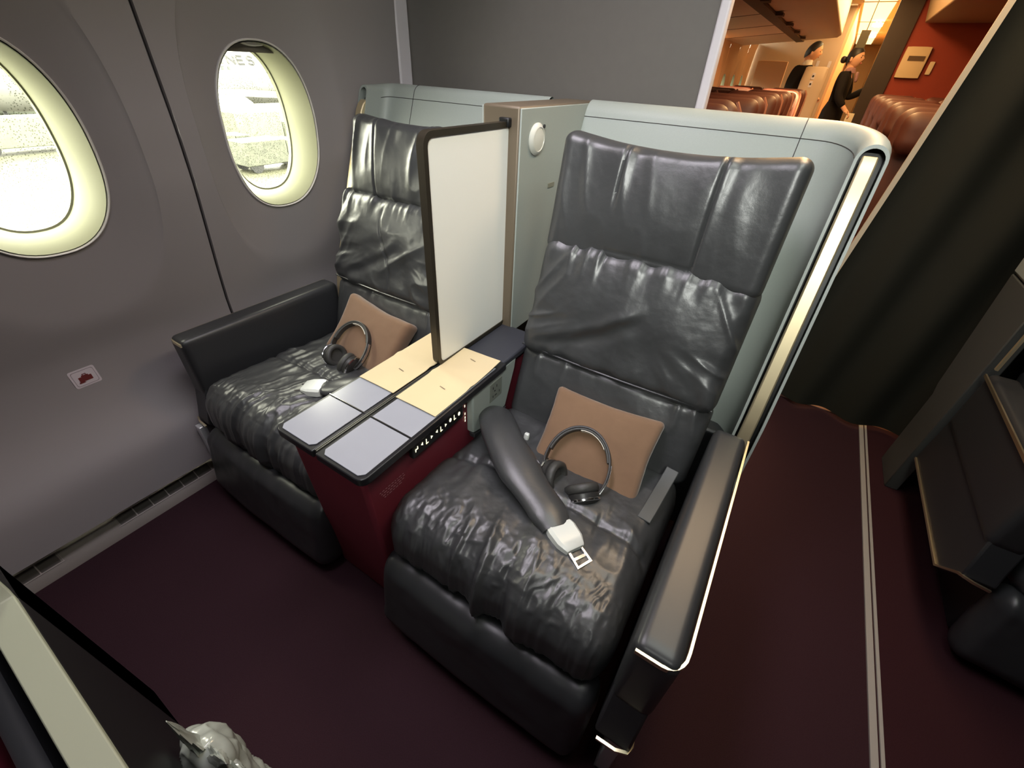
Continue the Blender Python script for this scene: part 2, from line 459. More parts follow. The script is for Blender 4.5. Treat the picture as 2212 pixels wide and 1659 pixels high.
# floor
g = G().add([(-1.75, -3.4, 0), (.672, -3.4, 0), (.672, 2.40, 0), (-1.75, 2.40, 0)], [(0, 1, 2, 3)]); struct('floor', g, CARPET)
g = G().add([(.672, -3.4, 0), (5.1, -3.4, 0), (5.1, 2.40, 0), (.672, 2.40, 0)], [(0, 1, 2, 3)]); struct('floor.001', g, CARPET_R)
g = G().add([(-1.75, 2.40, 0), (5.1, 2.40, 0), (5.1, 22, 0), (-1.75, 22, 0)], [(0, 1, 2, 3)]); struct('floor.002', g, mat('brown_carpet', srgb(96, 62, 48), .95, noise=(500, .3)))
FLSTRIP = mat('grey_floor_track', srgb(150, 148, 145), .5)
g = G().box((.664, -3.4, 0), (.682, 2.405, .006)); g.box((.688, -3.4, 0), (.697, 2.405, .005)); struct('trim_2', g, FLSTRIP)
g = G().box((.10, 2.395, 0), (.697, 2.412, .006)); struct('trim_3', g, mat('threshold_strip', srgb(130, 95, 85), .5))

# bulkhead behind the seats, pale posts at both ends
g = G().box((-1.70, 1.735, 0), (-.390, 1.76, 2.44)); struct('wall_back', g, BULK)
g = G().box((-1.70, 1.658, .2), (-1.632, 1.734, 2.44)); struct('trim_4', g, POST, bevel=.008)
g = G().box((-.392, 1.722, 0), (-.362, 1.765, 2.44)); struct('trim_5', g, POST, bevel=.006)
# cabin shell outside the frame: ceiling, right side, front
CEIL = mat('cabin_ceiling', srgb(190, 188, 184), .6)
g = G().box((-1.75, -3.4, 2.44), (5.1, 2.5, 2.5)); struct('ceiling', g, CEIL)
g = G().box((5.0, -3.4, 0), (5.1, 22, 2.5)); struct('wall_right', g, WALLP)
g = G().box((-1.75, -3.45, 0), (5.1, -3.4, 2.5)); struct('wall_front', g, BULK)
# overhead bin above the window seats (out of frame), and the one over the centre seats
g = G().prism([(-1.62, 1.95), (-1.25, 1.90), (-1.0, 2.0), (-.95, 2.43), (-1.52, 2.43)], 1, -3.38, 1.68)
tag(obj('overhead_bin', g, BIN, bevel=.02), 'long pale luggage bin above the two window seats', 'luggage bin')

# luggage-rule sticker on the sidewall
yc_, zc_ = .218, .535
def wpt(y, z, off): return (float(wall_x(z)) + off, y, z)
st = thing('wall_sticker', (float(wall_x(zc_)), yc_, zc_ - .02), 'small white sticker with dark red suitcase pictogram on the sidewall', 'sticker')
c_, s_ = math.cos(.0), math.sin(.0)
def sq(hw, hh, off, r=.006):
    P = []
    for sx, sy in ((1, 1), (-1, 1), (-1, -1), (1, -1)):
        for k in range(5):
            q = math.atan2(sy, sx) - math.pi / 4 + k * math.pi / 8
            P.append(wpt(yc_ + sx * (hw - r) + r * math.cos(q), zc_ + sy * (hh - r) + r * math.sin(q), off))
    return P
g = G(); P = sq(.034, .030, .0015); g.add(P, [tuple(range(len(P)))]); obj('sticker_sheet', g, STICKER, st, smooth=False)
g = G(); A = sq(.029, .025, .0022); B = sq(.0275, .0235, .0022); g.rings([A, B], True, False); obj('printed_border', g, mat('grey_ink', srgb(150, 140, 145), .6), st, smooth=False)
g = G()
def wquad(pts, off=.003): g.add([wpt(yc_ + a, zc_ + b, off) for a, b in pts], [tuple(range(len(pts)))])
wquad([(-.017, -.012), (.017, -.012), (.017, .004), (-.017, .004)]); wquad([(-.008, .004), (.010, .004), (.010, .008), (-.008, .008)]); wquad([(-.02, -.016), (-.004, -.016), (-.008, -.010), (-.02, -.012)])
wquad([(-.004, .008), (-.002, .008), (-.002, .013), (-.004, .013)]); wquad([(.004, .008), (.006, .008), (.006, .013), (.004, .013)]); wquad([(-.004, .011), (.006, .011), (.006, .013), (-.004, .013)])
obj('suitcase_pictogram', g, STICKRED, st, smooth=False)

# curtain drawn at the right of the aisle
def curtain(name, xl_top, xl_bot, xr, y, z0, z1, label, hem=True, folds=9, seed=0):
    t = thing(name, ((xl_bot + xr) / 2, y, z0), label, 'curtain')
    nx, nz = 150, 30; RR = []
    for j in range(nz + 1):
        z = z0 + (z1 - z0) * j / nz; xl = xl_bot + (xl_top - xl_bot) * j / nz; row = []
        for i in range(nx + 1):
            u = i / nx; x = xl + (xr - xl) * u
            yy = y + .026 * math.sin(u * folds * 2 * math.pi + 1.0 * math.sin(u * 7)) * (.8 + .2 * math.cos(z)) + .012 * math.sin(z * 3 + u * 20)
            row.append((x, yy, z))
        RR.append(row)
    back = [[(x, yy + .006, z) for x, yy, z in row] for row in RR]
    g = G().rings(RR, False, False); g.rings(back, False, False)
    g.rings([[r[0] for r in RR], [r[0] for r in back]], False, False); g.rings([[r[-1] for r in RR], [r[-1] for r in back]], False, False)
    obj('curtain_cloth', g, CURTAIN, t, angle=80)
    if hem:
        e = G(); e.strip([(r[0][0] - .008, r[0][1] + .001, r[0][2]) for r in RR], .018, .012, up=(0, 1, 0)); obj('curtain_hem', e, CURTEDGE, t)
    return t
curtain('aisle_curtain', .425, .200, 2.3, 2.36, .02, 2.42, 'dark charcoal curtain with pale leading edge hanging beside the aisle', folds=8)
g = G().box((-.36, 2.41, 2.40), (5.0, 2.44, 2.44)); struct('trim_6', g, DARKGAP)

# ================================================================== THE SEATS
MX = -1.5          # mirror plane sum: x' = MX - x
def vec(*a): return np.array(a, float)
def back_frame(z):     # front surface line of the backrest
    return 1.0 + (z - .5) * .316
UPB = Vector((0, .316, .949)).normalized()
NB = Vector((0, -.949, .316)).normalized()

def d_cushion(seed):
    def f(Q, N, S):
        x, y, z = Q.T; top = sstep(.2, .9, N[:, 2]); front = sstep(.1, .8, -N[:, 1])
        u, v = x / .31, y / .33
        crown = .022 * (1 - u ** 2).clip(0) * (1 - v ** 4).clip(0) * (N[:, 2] > -.2)
        # transverse seam with puckers
        sy = -.045 + .02 * np.cos(u * 1.4) + .008 * fbm(x * 6, y * 0, seed)
        seam = gauss(y - sy, .012)
        pucker = gauss(y - sy, .075) * fbm(x * 26 + 3 * y, y * 5, seed + 3, 2)
        # long wrinkles running over the front roll
        warp = x + .05 * fbm(x * 4, y * 4, seed + 9) + .10 * y
        wr = (ridge(warp * 15, y * 3.2, seed + 1) + .5 * ridge(warp * 31, y * 7, seed + 2))
        wamp = .0078 * (.25 + sstep(-.02, -.28, y) + .8 * front) * sstep(.36, .1, np.abs(x) - .03 + .1)
        side = gauss(np.abs(x) - .27, .06) * ridge(y * 13 + x * 4, x * 5, seed + 5) * .004
        fine = (.0021 * ridge(x * 44 + 4 * fbm(x * 9, y * 9, seed), y * 18, seed + 7) + .0016 * ridge(x * 80, y * 50, seed + 17)) * np.maximum(front, sstep(-.12, -.26, y) * top) + .0016 * fbm(x * 30, y * 30, seed + 8)
        big = .010 * fbm(x * 5 + 2, y * 5, seed + 11, 2) * top
        dip = -.018 * gauss(x, .2) * gauss(y - .16, .16) * top
        corner = .0
        d = crown + big + dip + wr * wamp * np.maximum(top, front) + side * top + fine + pucker * .012 * top - seam * .010 * top
        return N * d[:, None]
    return f
def d_back(seed, h):
    def f(Q, N, S):
        x, y, z = Q.T; fr = sstep(.2, .9, -N[:, 1])
        u, v = x / .305, z / h
        crown = .020 * (1 - u ** 2).clip(0) * (1 - v ** 2).clip(0) * (N[:, 1] < .2)
        gather = gauss(v - 1.0, .38) * (ridge((x + .02 * fbm(z * 8, x * 3, seed)) * 24, z * 2, seed + 1) * .0065 + .004 * fbm(x * 50, z * 4, seed))
        side = sstep(.55, .95, np.abs(u)) * ridge(z * 15 + np.abs(x) * 22, x * 3, seed + 2) * .0055
        # big slack folds in the middle: an arch shaped crease and vertical soft folds
        m_ = -1.0 if seed > 28 else 1.0
        xx = x * m_
        ax_, az_, bx_, bz_ = .03, .02, -.23, -.12
        L_ = math.hypot(bx_ - ax_, bz_ - az_); tx, tz = (bx_ - ax_) / L_, (bz_ - az_) / L_
        along = (xx - ax_) * tx + (z - az_) * tz; perp = -(xx - ax_) * tz + (z - az_) * tx + .10 * (along - L_ / 2) ** 2 * 4 + .006 * fbm(x * 14, z * 14, seed)
        seg_ = sstep(-.05, .04, along) * sstep(L_ + .05, L_ - .06, along)
        arch = seg_ * (gauss(perp, .016) * .008 - gauss(perp - .026, .022) * .010)
        if seed > 28:
            arch = arch * .6 - gauss(x - .02 - .03 * np.sin(z * 16), .006) * .006 * sstep(.19, .05, np.abs(z)) + .007 * ridge(x * 9 + .8 * np.sin(z * 18), z * 7, seed + 12) * gauss(z + .03, .12)
        rad = .006 * ridge(np.arctan2(z - .02, np.abs(x) - .02) * 7, np.hypot(x, z) * 5, seed + 14) * sstep(.10, .24, np.abs(x)) * sstep(.06, -.10, z)
        arch = arch + rad
        vf = (np.cos((x + .25 * z * np.sign(x)) * 46 + 2 * fbm(x * 4, z * 3, seed + 4)) * .0045) * gauss(z + .05, .10) * gauss(x, .2)
        low = gauss(v + .95, .3) * (.008 * fbm(x * 14, z * 3, seed + 6) - .004)
        dent = -.016 * gauss(x - .02, .2) * gauss(z + .08, .07)
        fine = .0012 * fbm(x * 30, z * 30, seed + 8)
        d = crown + (gather + side + arch + vf + low + dent + fine) * fr
        return N * d[:, None]
    return f
def d_lumbar(seed):
    def f(Q, N, S):
        x, y, z = Q.T; fr = sstep(.2, .9, -N[:, 1]); u = x / .305; v = z / .12
        crown = .012 * (1 - u ** 2).clip(0) * (1 - v ** 2).clip(0) * (N[:, 1] < .2)
        g = gauss(v - 1, .9) * ridge((x + .3 * (v - 1) * .05 * np.sign(x)) * (20), z * 4, seed) * .006 * sstep(.05, .6, np.abs(u))
        return N * (crown + (g + .0015 * fbm(x * 25, z * 20, seed + 1)) * fr)[:, None]
    return f
def d_head(seed, soft):
    def f(Q, N, S):
        x, y, z = Q.T; fr = sstep(.2, .9, -N[:, 1]); u = x / .30; v = z / .145
        crown = .018 * (1 - u ** 2).clip(0) * (1 - v ** 2).clip(0) * (N[:, 1] < .3)
        s1, s2 = -.115, .125
        seam = -(gauss(x - s1, .004) * sstep(-.2, .3, v) + gauss(x - s2, .004)) * .007
        seam = seam - gauss(v + .80, .03) * .003 * ((x > s1) & (x < s2))
        folds = 0
        for s0 in (s1, s2):
            folds = folds + gauss(x - s0 + .05 * (1 - v) * .4 * np.sign(s0), .035) * sstep(-.3, 1, v) * .006
            folds = folds - gauss(x - s0 - .03, .022) * sstep(-.6, .9, v) * .005
        slack = soft * (.010 * fbm(x * 9, z * 3, seed, 2) + .0045 * ridge(x * 17 + z * 3, z * 4, seed + 2))
        bot = gauss(v + 1, .35) * fbm(x * 20, z * 3, seed + 3) * .004
        d = crown + (seam + folds + slack + bot + .001 * fbm(x * 20, z * 20, seed + 5)) * fr
        D = N * d[:, None]
        wing = np.abs(u) ** 4
        D[:, 1] -= .020 * wing
        D[:, 2] += .012 * wing * v * sstep(0, .5, v) - .011 * (1 - wing) * sstep(.0, .9, v) * np.cos(u * 2)
        return D
    return f

def build_seat(mirrored, seed, label):
    mir = MX if mirrored else None
    def fin(g): return g.mirror(MX) if mirrored else g
    X0 = -.295
    root = thing('airline_seat', ((MX - X0) if mirrored else X0, .75, 0), label, 'airline seat', 'wide first cabin seats')
    def part(name, g, m, parent=root, **k): return obj(name, g, m, parent, **k)
    # seat cushion
    tilt = math.radians(3.2)
    Y = Vector((0, math.cos(tilt), -math.sin(tilt))); Z = Vector((0, math.sin(tilt), math.cos(tilt)))
    g = G().soft((.318, .318, .106), (.06, .095, .085), (170, 170, 36), ((X0 - .012, .722, .359), (1, 0, 0), Y, Z), d_cushion(seed), mir)
    cu = part('seat_cushion', g, LEATHER, angle=80)
    # leg rest below the front edge
    def d_leg(Q, N, S):
        x, y, z = Q.T
        fr = (-N[:, 1]).clip(0, 1)
        return N * (.004 * fbm(x * 8, z * 8, seed) + .0016 * ridge(x * 30, z * 8, seed + 1) * gauss(z - .10, .07) + .010 * (1 - (x / .31) ** 2) * fr)[:, None]
    lt = math.radians(10)
    g = G().soft((.322, .055, .140), (.035, .055, .055), (70, 16, 50), ((X0 - .010, .410, .160), (1, 0, 0), (0, math.cos(lt), -math.sin(lt)), (0, math.sin(lt), math.cos(lt))), d_leg, mir)
    part('leg_rest', g, LEATHER_DK, angle=80)
    # backrest: upper pad, lumbar pad, headrest
    Yb = -NB; Zb = UPB
    def frame_at(zc, depth):
        o = Vector((X0, back_frame(zc), zc)) - NB * depth
        return (tuple(o), (1, 0, 0), tuple(Yb), tuple(Zb))
    g = G().soft((.305, .075, .185), (.04, .055, .045), (120, 20, 90), frame_at(.825, .055), d_back(seed + 20, .185), mir)
    bk = part('backrest', g, LEATHER, angle=80)
    g = G().soft((.305, .065, .13), (.04, .04, .03), (110, 12, 50), frame_at(.545, .064), d_lumbar(seed + 30), mir)
    part('lumbar_pad', g, LEATHER, angle=80)
    tb = math.atan(.21)
    hc, hw, hz, hh = (-.318, .268, 1.098, .134) if mirrored else (X0, .302, 1.098, .157)
    g = G().soft((hw, .052, hh), (.035, .05, .03), (130, 20, 60), ((hc, 1.225, hz), (1, 0, 0), (0, math.cos(tb), -math.sin(tb)), (0, math.sin(tb), math.cos(tb))), d_head(seed + 40, 1.0 if mirrored else .45), mir)
    hd = part('headrest', g, LEATHER, angle=80)
    # piped seams of the headrest cover
    for xs in ():
        p = [(hc + xs, 1.225 - .052 * math.cos(tb) - .017 * (1 - v * v) * (1 - (xs / .3) ** 2) - math.sin(-tb) * 0 + v * .146 * math.sin(tb) + .001, hz + v * hh * math.cos(tb) - .052 * -math.sin(tb) * 0 + .010) for v in np.linspace(-.78, .82, 14)]
        sg = G().tube(p, .0016, 6); part('seam_piping', fin(sg), STITCH, hd)
    # rear shell of the backrest
    g = G().soft((.285, .03, .37), (.03, .02, .03), (4, 4, 4), frame_at(.88, .15), None, mir); part('backrest_frame', g, BLACK)
    # side gusset piping at lumbar/back seam
    p = [(X0 + u * .30, back_frame(.672) - .004 - .012 * (1 - u * u), .672) for u in np.linspace(-1, 1, 20)]
    part('seam_piping', fin(G().tube(p, .0032, 6)), LEATHER_DK, bk)
    # armrest on the outer side: padded top box, outer trim, lower side panel
    fin0 = fin
    def fin(g):
        if mirrored: g.v = [(a_, 1.063 - (1.063 - b_) * .93, c_) for a_, b_, c_ in g.v]
        return fin0(g)
    def d_arm(Q, N, S): return N * (.002 * fbm(Q[:, 0] * 10, Q[:, 1] * 6, seed))[:, None]
    g = G().soft((.042, .335, .115), (.018, .022, .020), (12, 60, 16), ((.070, .728, .512), (1, 0, 0), (0, 1, 0), (0, 0, 1)), None, None)
    arm = part('armrest', fin(g), LEATHER_DK)
    g = G().prism([(.405, .45), (1.06, .45), (1.08, .20), (.46, .20), (.36, .29), (.375, .34)], 0, .030, .106)
    part('side_panel', fin(g), LEATHER_DK, bevel=.006, smooth=True)
    # polished trim: from the rear, forward along the outer edge, round the corner and in
    pt = [(.116, 1.06, .612), (.116, .9, .612), (.116, .6, .612), (.116, .44, .612)]
    for k in range(1, 7):
        q = math.pi / 2 * k / 6; pt.append((.116 - .035 * (1 - math.cos(q)), .44 - .04 * math.sin(q) - .006, .612))
    pt += [(.055, .394, .612), (.036, .394, .612)]
    part('armrest_trim', fin(G().strip(pt, .005, .011)), BRASS, arm)
    pl = [(.108, 1.07, .20), (.108, .47, .20), (.108, .375, .285), (.102, .360, .292), (.08, .352, .290), (.040, .352, .284)]
    part('lower_trim', fin(G().strip(pl, .006, .008)), BRASS)
    g = G().box((.066, .385, 0), (.098, .410, .272)); g.box((.066, .385, 0), (.098, .60, .018)); part('seat_foot', fin0(g), mat('bright_foot_metal', srgb(235, 238, 238), .3, metal=.6), bevel=.003)
    g = G().box((X0 - .27, .46, .02), (X0 + .29, 1.05, .30)); part('seat_base', fin0(g), BLACK, bevel=.01)
    return root

seatR = build_seat(False, 3, 'wide black leather seat beside the aisle, on the right of the burgundy console')
seatL = build_seat(True, 11, 'wide black leather seat beside the windows, left of the burgundy console')

# seat belts: padded sleeves with silver buckles lying across the cushions
def belt(root, path, radii, tip, dirv, up, label):
    g = G()
    P = [Vector(p) for p in path]; 
    # resample with smoothing
    Q = [];
    for i in range(len(P) - 1):
        p0 = P[max(i - 1, 0)]; p1 = P[i]; p2 = P[i + 1]; p3 = P[min(i + 2, len(P) - 1)]
        for k in range(10):
            t = k / 10; Q.append(.5 * ((2 * p1) + (-p0 + p2) * t + (2 * p0 - 5 * p1 + 4 * p2 - p3) * t * t + (-p0 + 3 * p1 - 3 * p2 + p3) * t ** 3))
    Q.append(P[-1]); n = len(Q)
    rr = np.interp(np.linspace(0, 1, n), np.linspace(0, 1, len(radii)), radii)
    rr = [r * (1 + .06 * math.sin(i * .5) * .5 + .04 * math.sin(i * .27 + 1)) for i, r in enumerate(rr)]
    g.tube(Q, rr, 20, flat=(.48, 1.0), up=up)
    b = obj('seat_belt', g, LEATHER, root, angle=70, label='padded black leather belt sleeve with a silver buckle')
    d = Vector(dirv).normalized(); u = Vector(up); u = (u - u.dot(d) * d).normalized(); w = d.cross(u); T = Vector(tip)
    def fr(a, c, e): return T + d * a + w * c + u * e
    k = G()
    prof = [(0, .036, .014), (.012, .038, .016), (.045, .036, .015), (.066, .027, .012), (.070, .024, .009)]
    RR = []
    for a, ww, hh in prof: RR.append([fr(a, ww * x, hh * y) for x, y in ((-1, -.6), (-.8, -1), (.8, -1), (1, -.6), (1, .6), (.8, 1), (-.8, 1), (-1, .6))])
    k.rings(RR); obj('buckle', k, SILVER, b, label='silver lift buckle')
    t = G(); t.strip([fr(.066, -.018, 0), fr(.105, -.020, -.004), fr(.108, .020, -.004), fr(.066, .018, 0)], .007, .005, up=tuple(u), loop=True)
    t.strip([fr(.088, -.016, -.004), fr(.088, .016, -.004)], .007, .004, up=tuple(u))
    obj('buckle_tongue', t, CHROME, b, label='chrome belt tongue')
    return b
belt(seatR, [(-.606, .89, .470), (-.565, .855, .510), (-.475, .765, .530), (-.365, .690, .520), (-.255, .632, .508), (-.212, .602, .503)], [.046, .058, .060, .060, .052, .036], (-.212, .612, .503), (.80, -.42, -.05), (.1, .1, 1), '')
belt(seatL, [(-.915, .76, .47), (-.96, .735, .512), (-1.02, .700, .520), (-1.09, .655, .508), (-1.115, .640, .506)], [.040, .044, .044, .040, .032], (-1.113, .640, .506), (-.75, -.40, -.04), (.1, .1, 1), '')
# small belt end by the right armrest and the anchor tab behind the cushion
g = G().strip([(-.030, .965, .50), (-.034, .93, .482), (-.038, .88, .476), (-.042, .82, .472), (-.046, .78, .466)], .036, .006); obj('belt_anchor', g, mat('grey_webbing', srgb(70, 72, 71), .5), seatR, bevel=.002, label='grey belt webbing')
g = G().soft((.008, .007, .026), .004, (4, 4, 4), ((-.455, .865, .455), (1, 0, 0), (0, 1, 0), (0, .2, 1))); obj('belt_tongue', g, SILVER, seatR, label='silver belt tongue')

# ------------------------------------------------------------------ shells around the seats
def build_shell(mirrored, label):
    def fin(g): return g.mirror(MX) if mirrored else g
    root = thing('seat_shell', ((MX + .3) if mirrored else -.3, 1.5, 0), label, 'seat shell', 'privacy shells behind the seats')
    h = .024 if mirrored else .034; ZT = 1.318; shear = .40
    xs, yb, rc = (.112, 1.56, .06) if mirrored else (.112, 1.60, .15)
    path = []       # plan centreline at the top: (x, y, nx, ny) normal pointing outwards
    for t in np.linspace(0, 1, 4)[:-1]: path.append((xs, 1.425 + t * (yb - rc - 1.425), 1, 0))
    for k in range(13):
        q = math.pi / 2 * k / 12; path.append((xs - rc + rc * math.cos(q), yb - rc + rc * math.sin(q), math.cos(q), math.sin(q)))
    for t in np.linspace(0, 1, 16)[1:]: path.append((xs - rc + t * ((-.663 if mirrored else -.7025) - (xs - rc)), yb, 0, 1))
    Z0 = .04
    SH = lambda z: shear * (max(z, .60) - 1.3) - .10 * max(0, .60 - z)
    def drop(i): return (.006 if mirrored else .030) * max(0, 1 - i / 12) ** 1.6
    def sec(i, p, hh, ztop, z0=Z0):
        x, y, nx, ny = p; zt = ztop - drop(i); R2 = []
        pts = [(-hh, z) for z in np.linspace(z0, zt - hh, 20)] + [(-hh * math.cos(a), zt - hh + hh * math.sin(a)) for a in np.linspace(0, math.pi, 13)[1:-1]] + [(hh, z) for z in np.linspace(zt - hh, z0, 20)]
        return [(x + nx * o, y + ny * o + SH(z), z) for o, z in pts]
    outer = [sec(i, p, h, ZT) for i, p in enumerate(path)]
    inner = [sec(i, p, h - .007, ZT - .008) for i, p in enumerate(path)]
    g = G().rings(outer, False, False); g.rings(inner, False, False)
    g.rings([outer[0], inner[0]], False, False)
    sh = obj('shell_panel', fin(g), SHELL, root, angle=50)
    # seam lines: under the rolled rim and across it
    i0 = 6
    s1 = G().tube([(p[0] - p[2] * (h + .0004), p[1] - p[3] * (h + .0004) + SH(ZT - drop(i) - .045), ZT - drop(i) - .045) for i, p in enumerate(path) if i >= 3], .0011, 5)
    obj('panel_seam', fin(s1), DARKGAP, sh)
    for xi in (-.055,):
        j = min(range(len(path)), key=lambda k: abs(path[k][0] - xi)); p = path[j]
        cs = sec(j, (xi, yb, 0, 1), h + .0004, ZT + .0004, .9)
        obj('panel_seam', fin(G().tube(cs, .0012, 5)), DARKGAP, sh)
    # dark liner in the open front edge, and the champagne bar standing in it
    ln = G().rings([[(p[0] - p[2] * (h - .009), p[1] + SH(z) + .02, z) for z in np.linspace(Z0, ZT - .05, 10)] for p in [(xs, 1.43, 1, 0)]] + [[(xs + (h - .009), 1.45 + SH(z), z) for z in np.linspace(Z0, ZT - .05, 10)]], False, False)
    obj('edge_liner', fin(ln), BLACK, root)
    pb = [(xs - .004, 1.418 + SH(z), z) for z in np.linspace(.50, 1.225, 12)]
    pb += [(xs - .004, 1.424 + SH(1.245), 1.245), (xs - .004, 1.436 + SH(1.258), 1.257)]
    obj('edge_bar', fin(G().strip(pb, .034, .020, up=(1, 0, 0)) if False else G().strip(pb, .020, .034, up=(1, 0, 0))), BRASS_BAR, root, bevel=.004)
    # inner back infill below and the lower outer skirt
    g = G().box((-.70, 1.20, .03), (.10, 1.26, .50)); obj('lower_panel', fin(g), LEATHER_DK, root, bevel=.01)
    return root
build_shell(False, 'grey green rounded shell wrapping the aisle seat, right of the bronze column')
build_shell(True, 'lavender grey rounded shell wrapping the window seat, left of the bronze column')

# ------------------------------------------------------------------ centre console with column and divider
con = thing('center_console', (-.75, .75, 0), 'burgundy console with folding trays, bronze column and white divider between the two seats', 'console')
g = G().hexa([(-.893, .415, 0), (-.628, .415, 0), (-.626, 1.15, 0), (-.878, 1.15, 0), (-.890, .385, .612), (-.622, .385, .612), (-.622, 1.15, .612), (-.878, 1.15, .612)])
body = obj('console_body', g, CONSOLE, con, bevel=.012, seg=3)
g = G().box((-.880, .44, .596), (-.615, 1.15, .630)); obj('tray_base', g, TRAY_EDGE, con, bevel=.006)
def tray(x0, x1, round_left, zt=.650):
    y0, y1 = .362, .945; t = thing_part = None
    r = .022; P = []
    cs = [(x0, y0), (x1, y0), (x1, y1), (x0, y1)]
    for i, (cx, cy) in enumerate(cs):
        sx = 1 if cx == x0 else -1; sy = 1 if cy == y0 else -1
        rad = r if ((i == 0 and round_left) or (i == 1 and not round_left)) else .004
        a0 = [math.pi, 1.5 * math.pi, 0, .5 * math.pi][i]
        for k in range(5):
            q = a0 + math.pi / 2 * k / 4; P.append((cx + sx * rad + rad * math.cos(q), cy + sy * rad + rad * math.sin(q)))
    g = G().prism(P, 2, zt - .022, zt)
    tb = obj('tray_table', g, TRAY_EDGE, con, bevel=.0025)
    m = .010
    g = G().prism([(x0 + m + .012, y0 + m), (x1 - m - .012, y0 + m), (x1 - m, y0 + m + .012), (x1 - m, .524), (x0 + m, .524), (x0 + m, y0 + m + .012)], 2, zt, zt + .0025)
    obj('tray_leaf', g, TRAY, tb, bevel=.001)
    g = G().box((x0 + m, .530, zt), (x1 - m, .900, zt + .002)); obj('tray_panel', g, TRAY, tb, bevel=.0008)
    g = G().box((x0 + .004, .527, zt), (x1 - .004, .529, zt + .0035)); obj('hinge_line', g, CHROME, tb)
    return tb
tray(-.902, -.756, True); tray(-.744, -.588, False)
g = G().box((-.7535, .37, .640), (-.7515, .92, .6515)); g.box((-.7485, .37, .640), (-.7465, .92, .6515)); obj('slot_trim', g, mat('slot_metal', srgb(140, 140, 135), .35, metal=.8), con)
g = G().prism([(-.895, .90), (-.60, .90), (-.598, 1.06), (-.605, 1.16), (-.89, 1.16), (-.899, 1.06)], 2, .622, .648); obj('armrest_pad', g, mat('dark_pad', srgb(52, 53, 60), .5, bump=[('noise', 500, .1, .0005)]), con, bevel=.006)
# remote and outlet side panels on the aisle seat's side
g = G().box((-.622, .535, .563), (-.606, .745, .618)); cp = obj('control_panel', g, BLACK, con, bevel=.003)
random.seed(4)
def glyph(y, z, kind):
    s = G(); x = -.6052
    def q(a, b, c, d): s.add([(x, y + a, z + b), (x, y + c, z + b), (x, y + c, z + d), (x, y + a, z + d)], [(0, 1, 2, 3)])
    if kind == 0: q(-.004, -.009, -.001, .009); q(-.004, -.009, .005, -.006)
    elif kind == 1: s.add([(x, y - .004, z), (x, y + .004, z - .006), (x, y + .004, z + .006)], [(0, 1, 2)])
    elif kind == 2: s.add([(x, y + .004, z), (x, y - .004, z - .006), (x, y - .004, z + .006)], [(0, 1, 2)])
    elif kind == 3: q(-.006, -.008, -.003, .002); q(-.004, -.002, .004, .002); q(.002, -.002, .005, .008)
    else: s.add([(x, y + .005 * math.cos(t), z + .007 * math.sin(t)) for t in [k * math.pi / 5 for k in range(10)]], [tuple(range(10))])
    return s
for i, kd in enumerate((3, 1, 0, 2, 1, 0, 2, 4, 0, 4)):
    obj('control_button', glyph(.550 + i * .0195, .590 + .002 * math.sin(i * 2), kd), BUTTON, cp, smooth=False)
for zz in (.575, .545, .53, .518):
    s = G().add([(-.6195, .768, zz), (-.6195, .772, zz), (-.6195, .772, zz + .009), (-.6195, .768, zz + .009)], [(0, 1, 2, 3)]); obj('indicator_light', s, BUTTON, body, smooth=False)
g = G().prism([(.782, .632), (1.02, .632), (1.015, .595), (.965, .462), (.850, .452), (.782, .470)], 0, -.625, -.598); op = obj('outlet_panel', g, SHELL, con, bevel=.006, seg=3)
g = G().prism([(.782, .470), (.850, .452), (.965, .462), (.960, .452), (.850, .436), (.782, .452)], 0, -.615, -.594); obj('panel_lip', g, LEATHER_DK, op, bevel=.003)
g = G().box((-.599, .868, .535), (-.5965, .935, .605)); sk = obj('power_outlet', g, mat('grey_socket', srgb(120, 124, 116), .5), op, bevel=.001)
for yy, zz, w_, h_ in ((.885, .585, .004, .010), (.905, .585, .004, .010), (.895, .570, .006, .006), (.885, .552, .004, .009), (.90, .552, .012, .004), (.920, .556, .004, .009)):
    s = G().add([(-.5962, yy - w_/2, zz - h_/2), (-.5962, yy + w_/2, zz - h_/2), (-.5962, yy + w_/2, zz + h_/2), (-.5962, yy - w_/2, zz + h_/2)], [(0, 1, 2, 3)]); obj('socket_hole', s, BLACK, sk, smooth=False)
# small white safety wording on the aisle side of the body (four lines of tiny illegible print)
g = G(); rr = random.Random(3)
for ln in range(4):
    y = .425 + .004 * ln
    while y < .512 - .004 * ln:
        w_ = rr.uniform(.003, .010)
        x = -.6245 + (-.0005) * 0
        zz = .525 - ln * .0085
        xx = -.6208 - (.612 - zz) * .0066
        g.add([(xx, y, zz), (xx, y + w_, zz), (xx, y + w_, zz + .0018), (xx, y, zz + .0018)], [(0, 1, 2, 3)]); y += w_ + .004
obj('printed_notice', g, mat('white_print', srgb(190, 150, 155), .6), body, smooth=False)
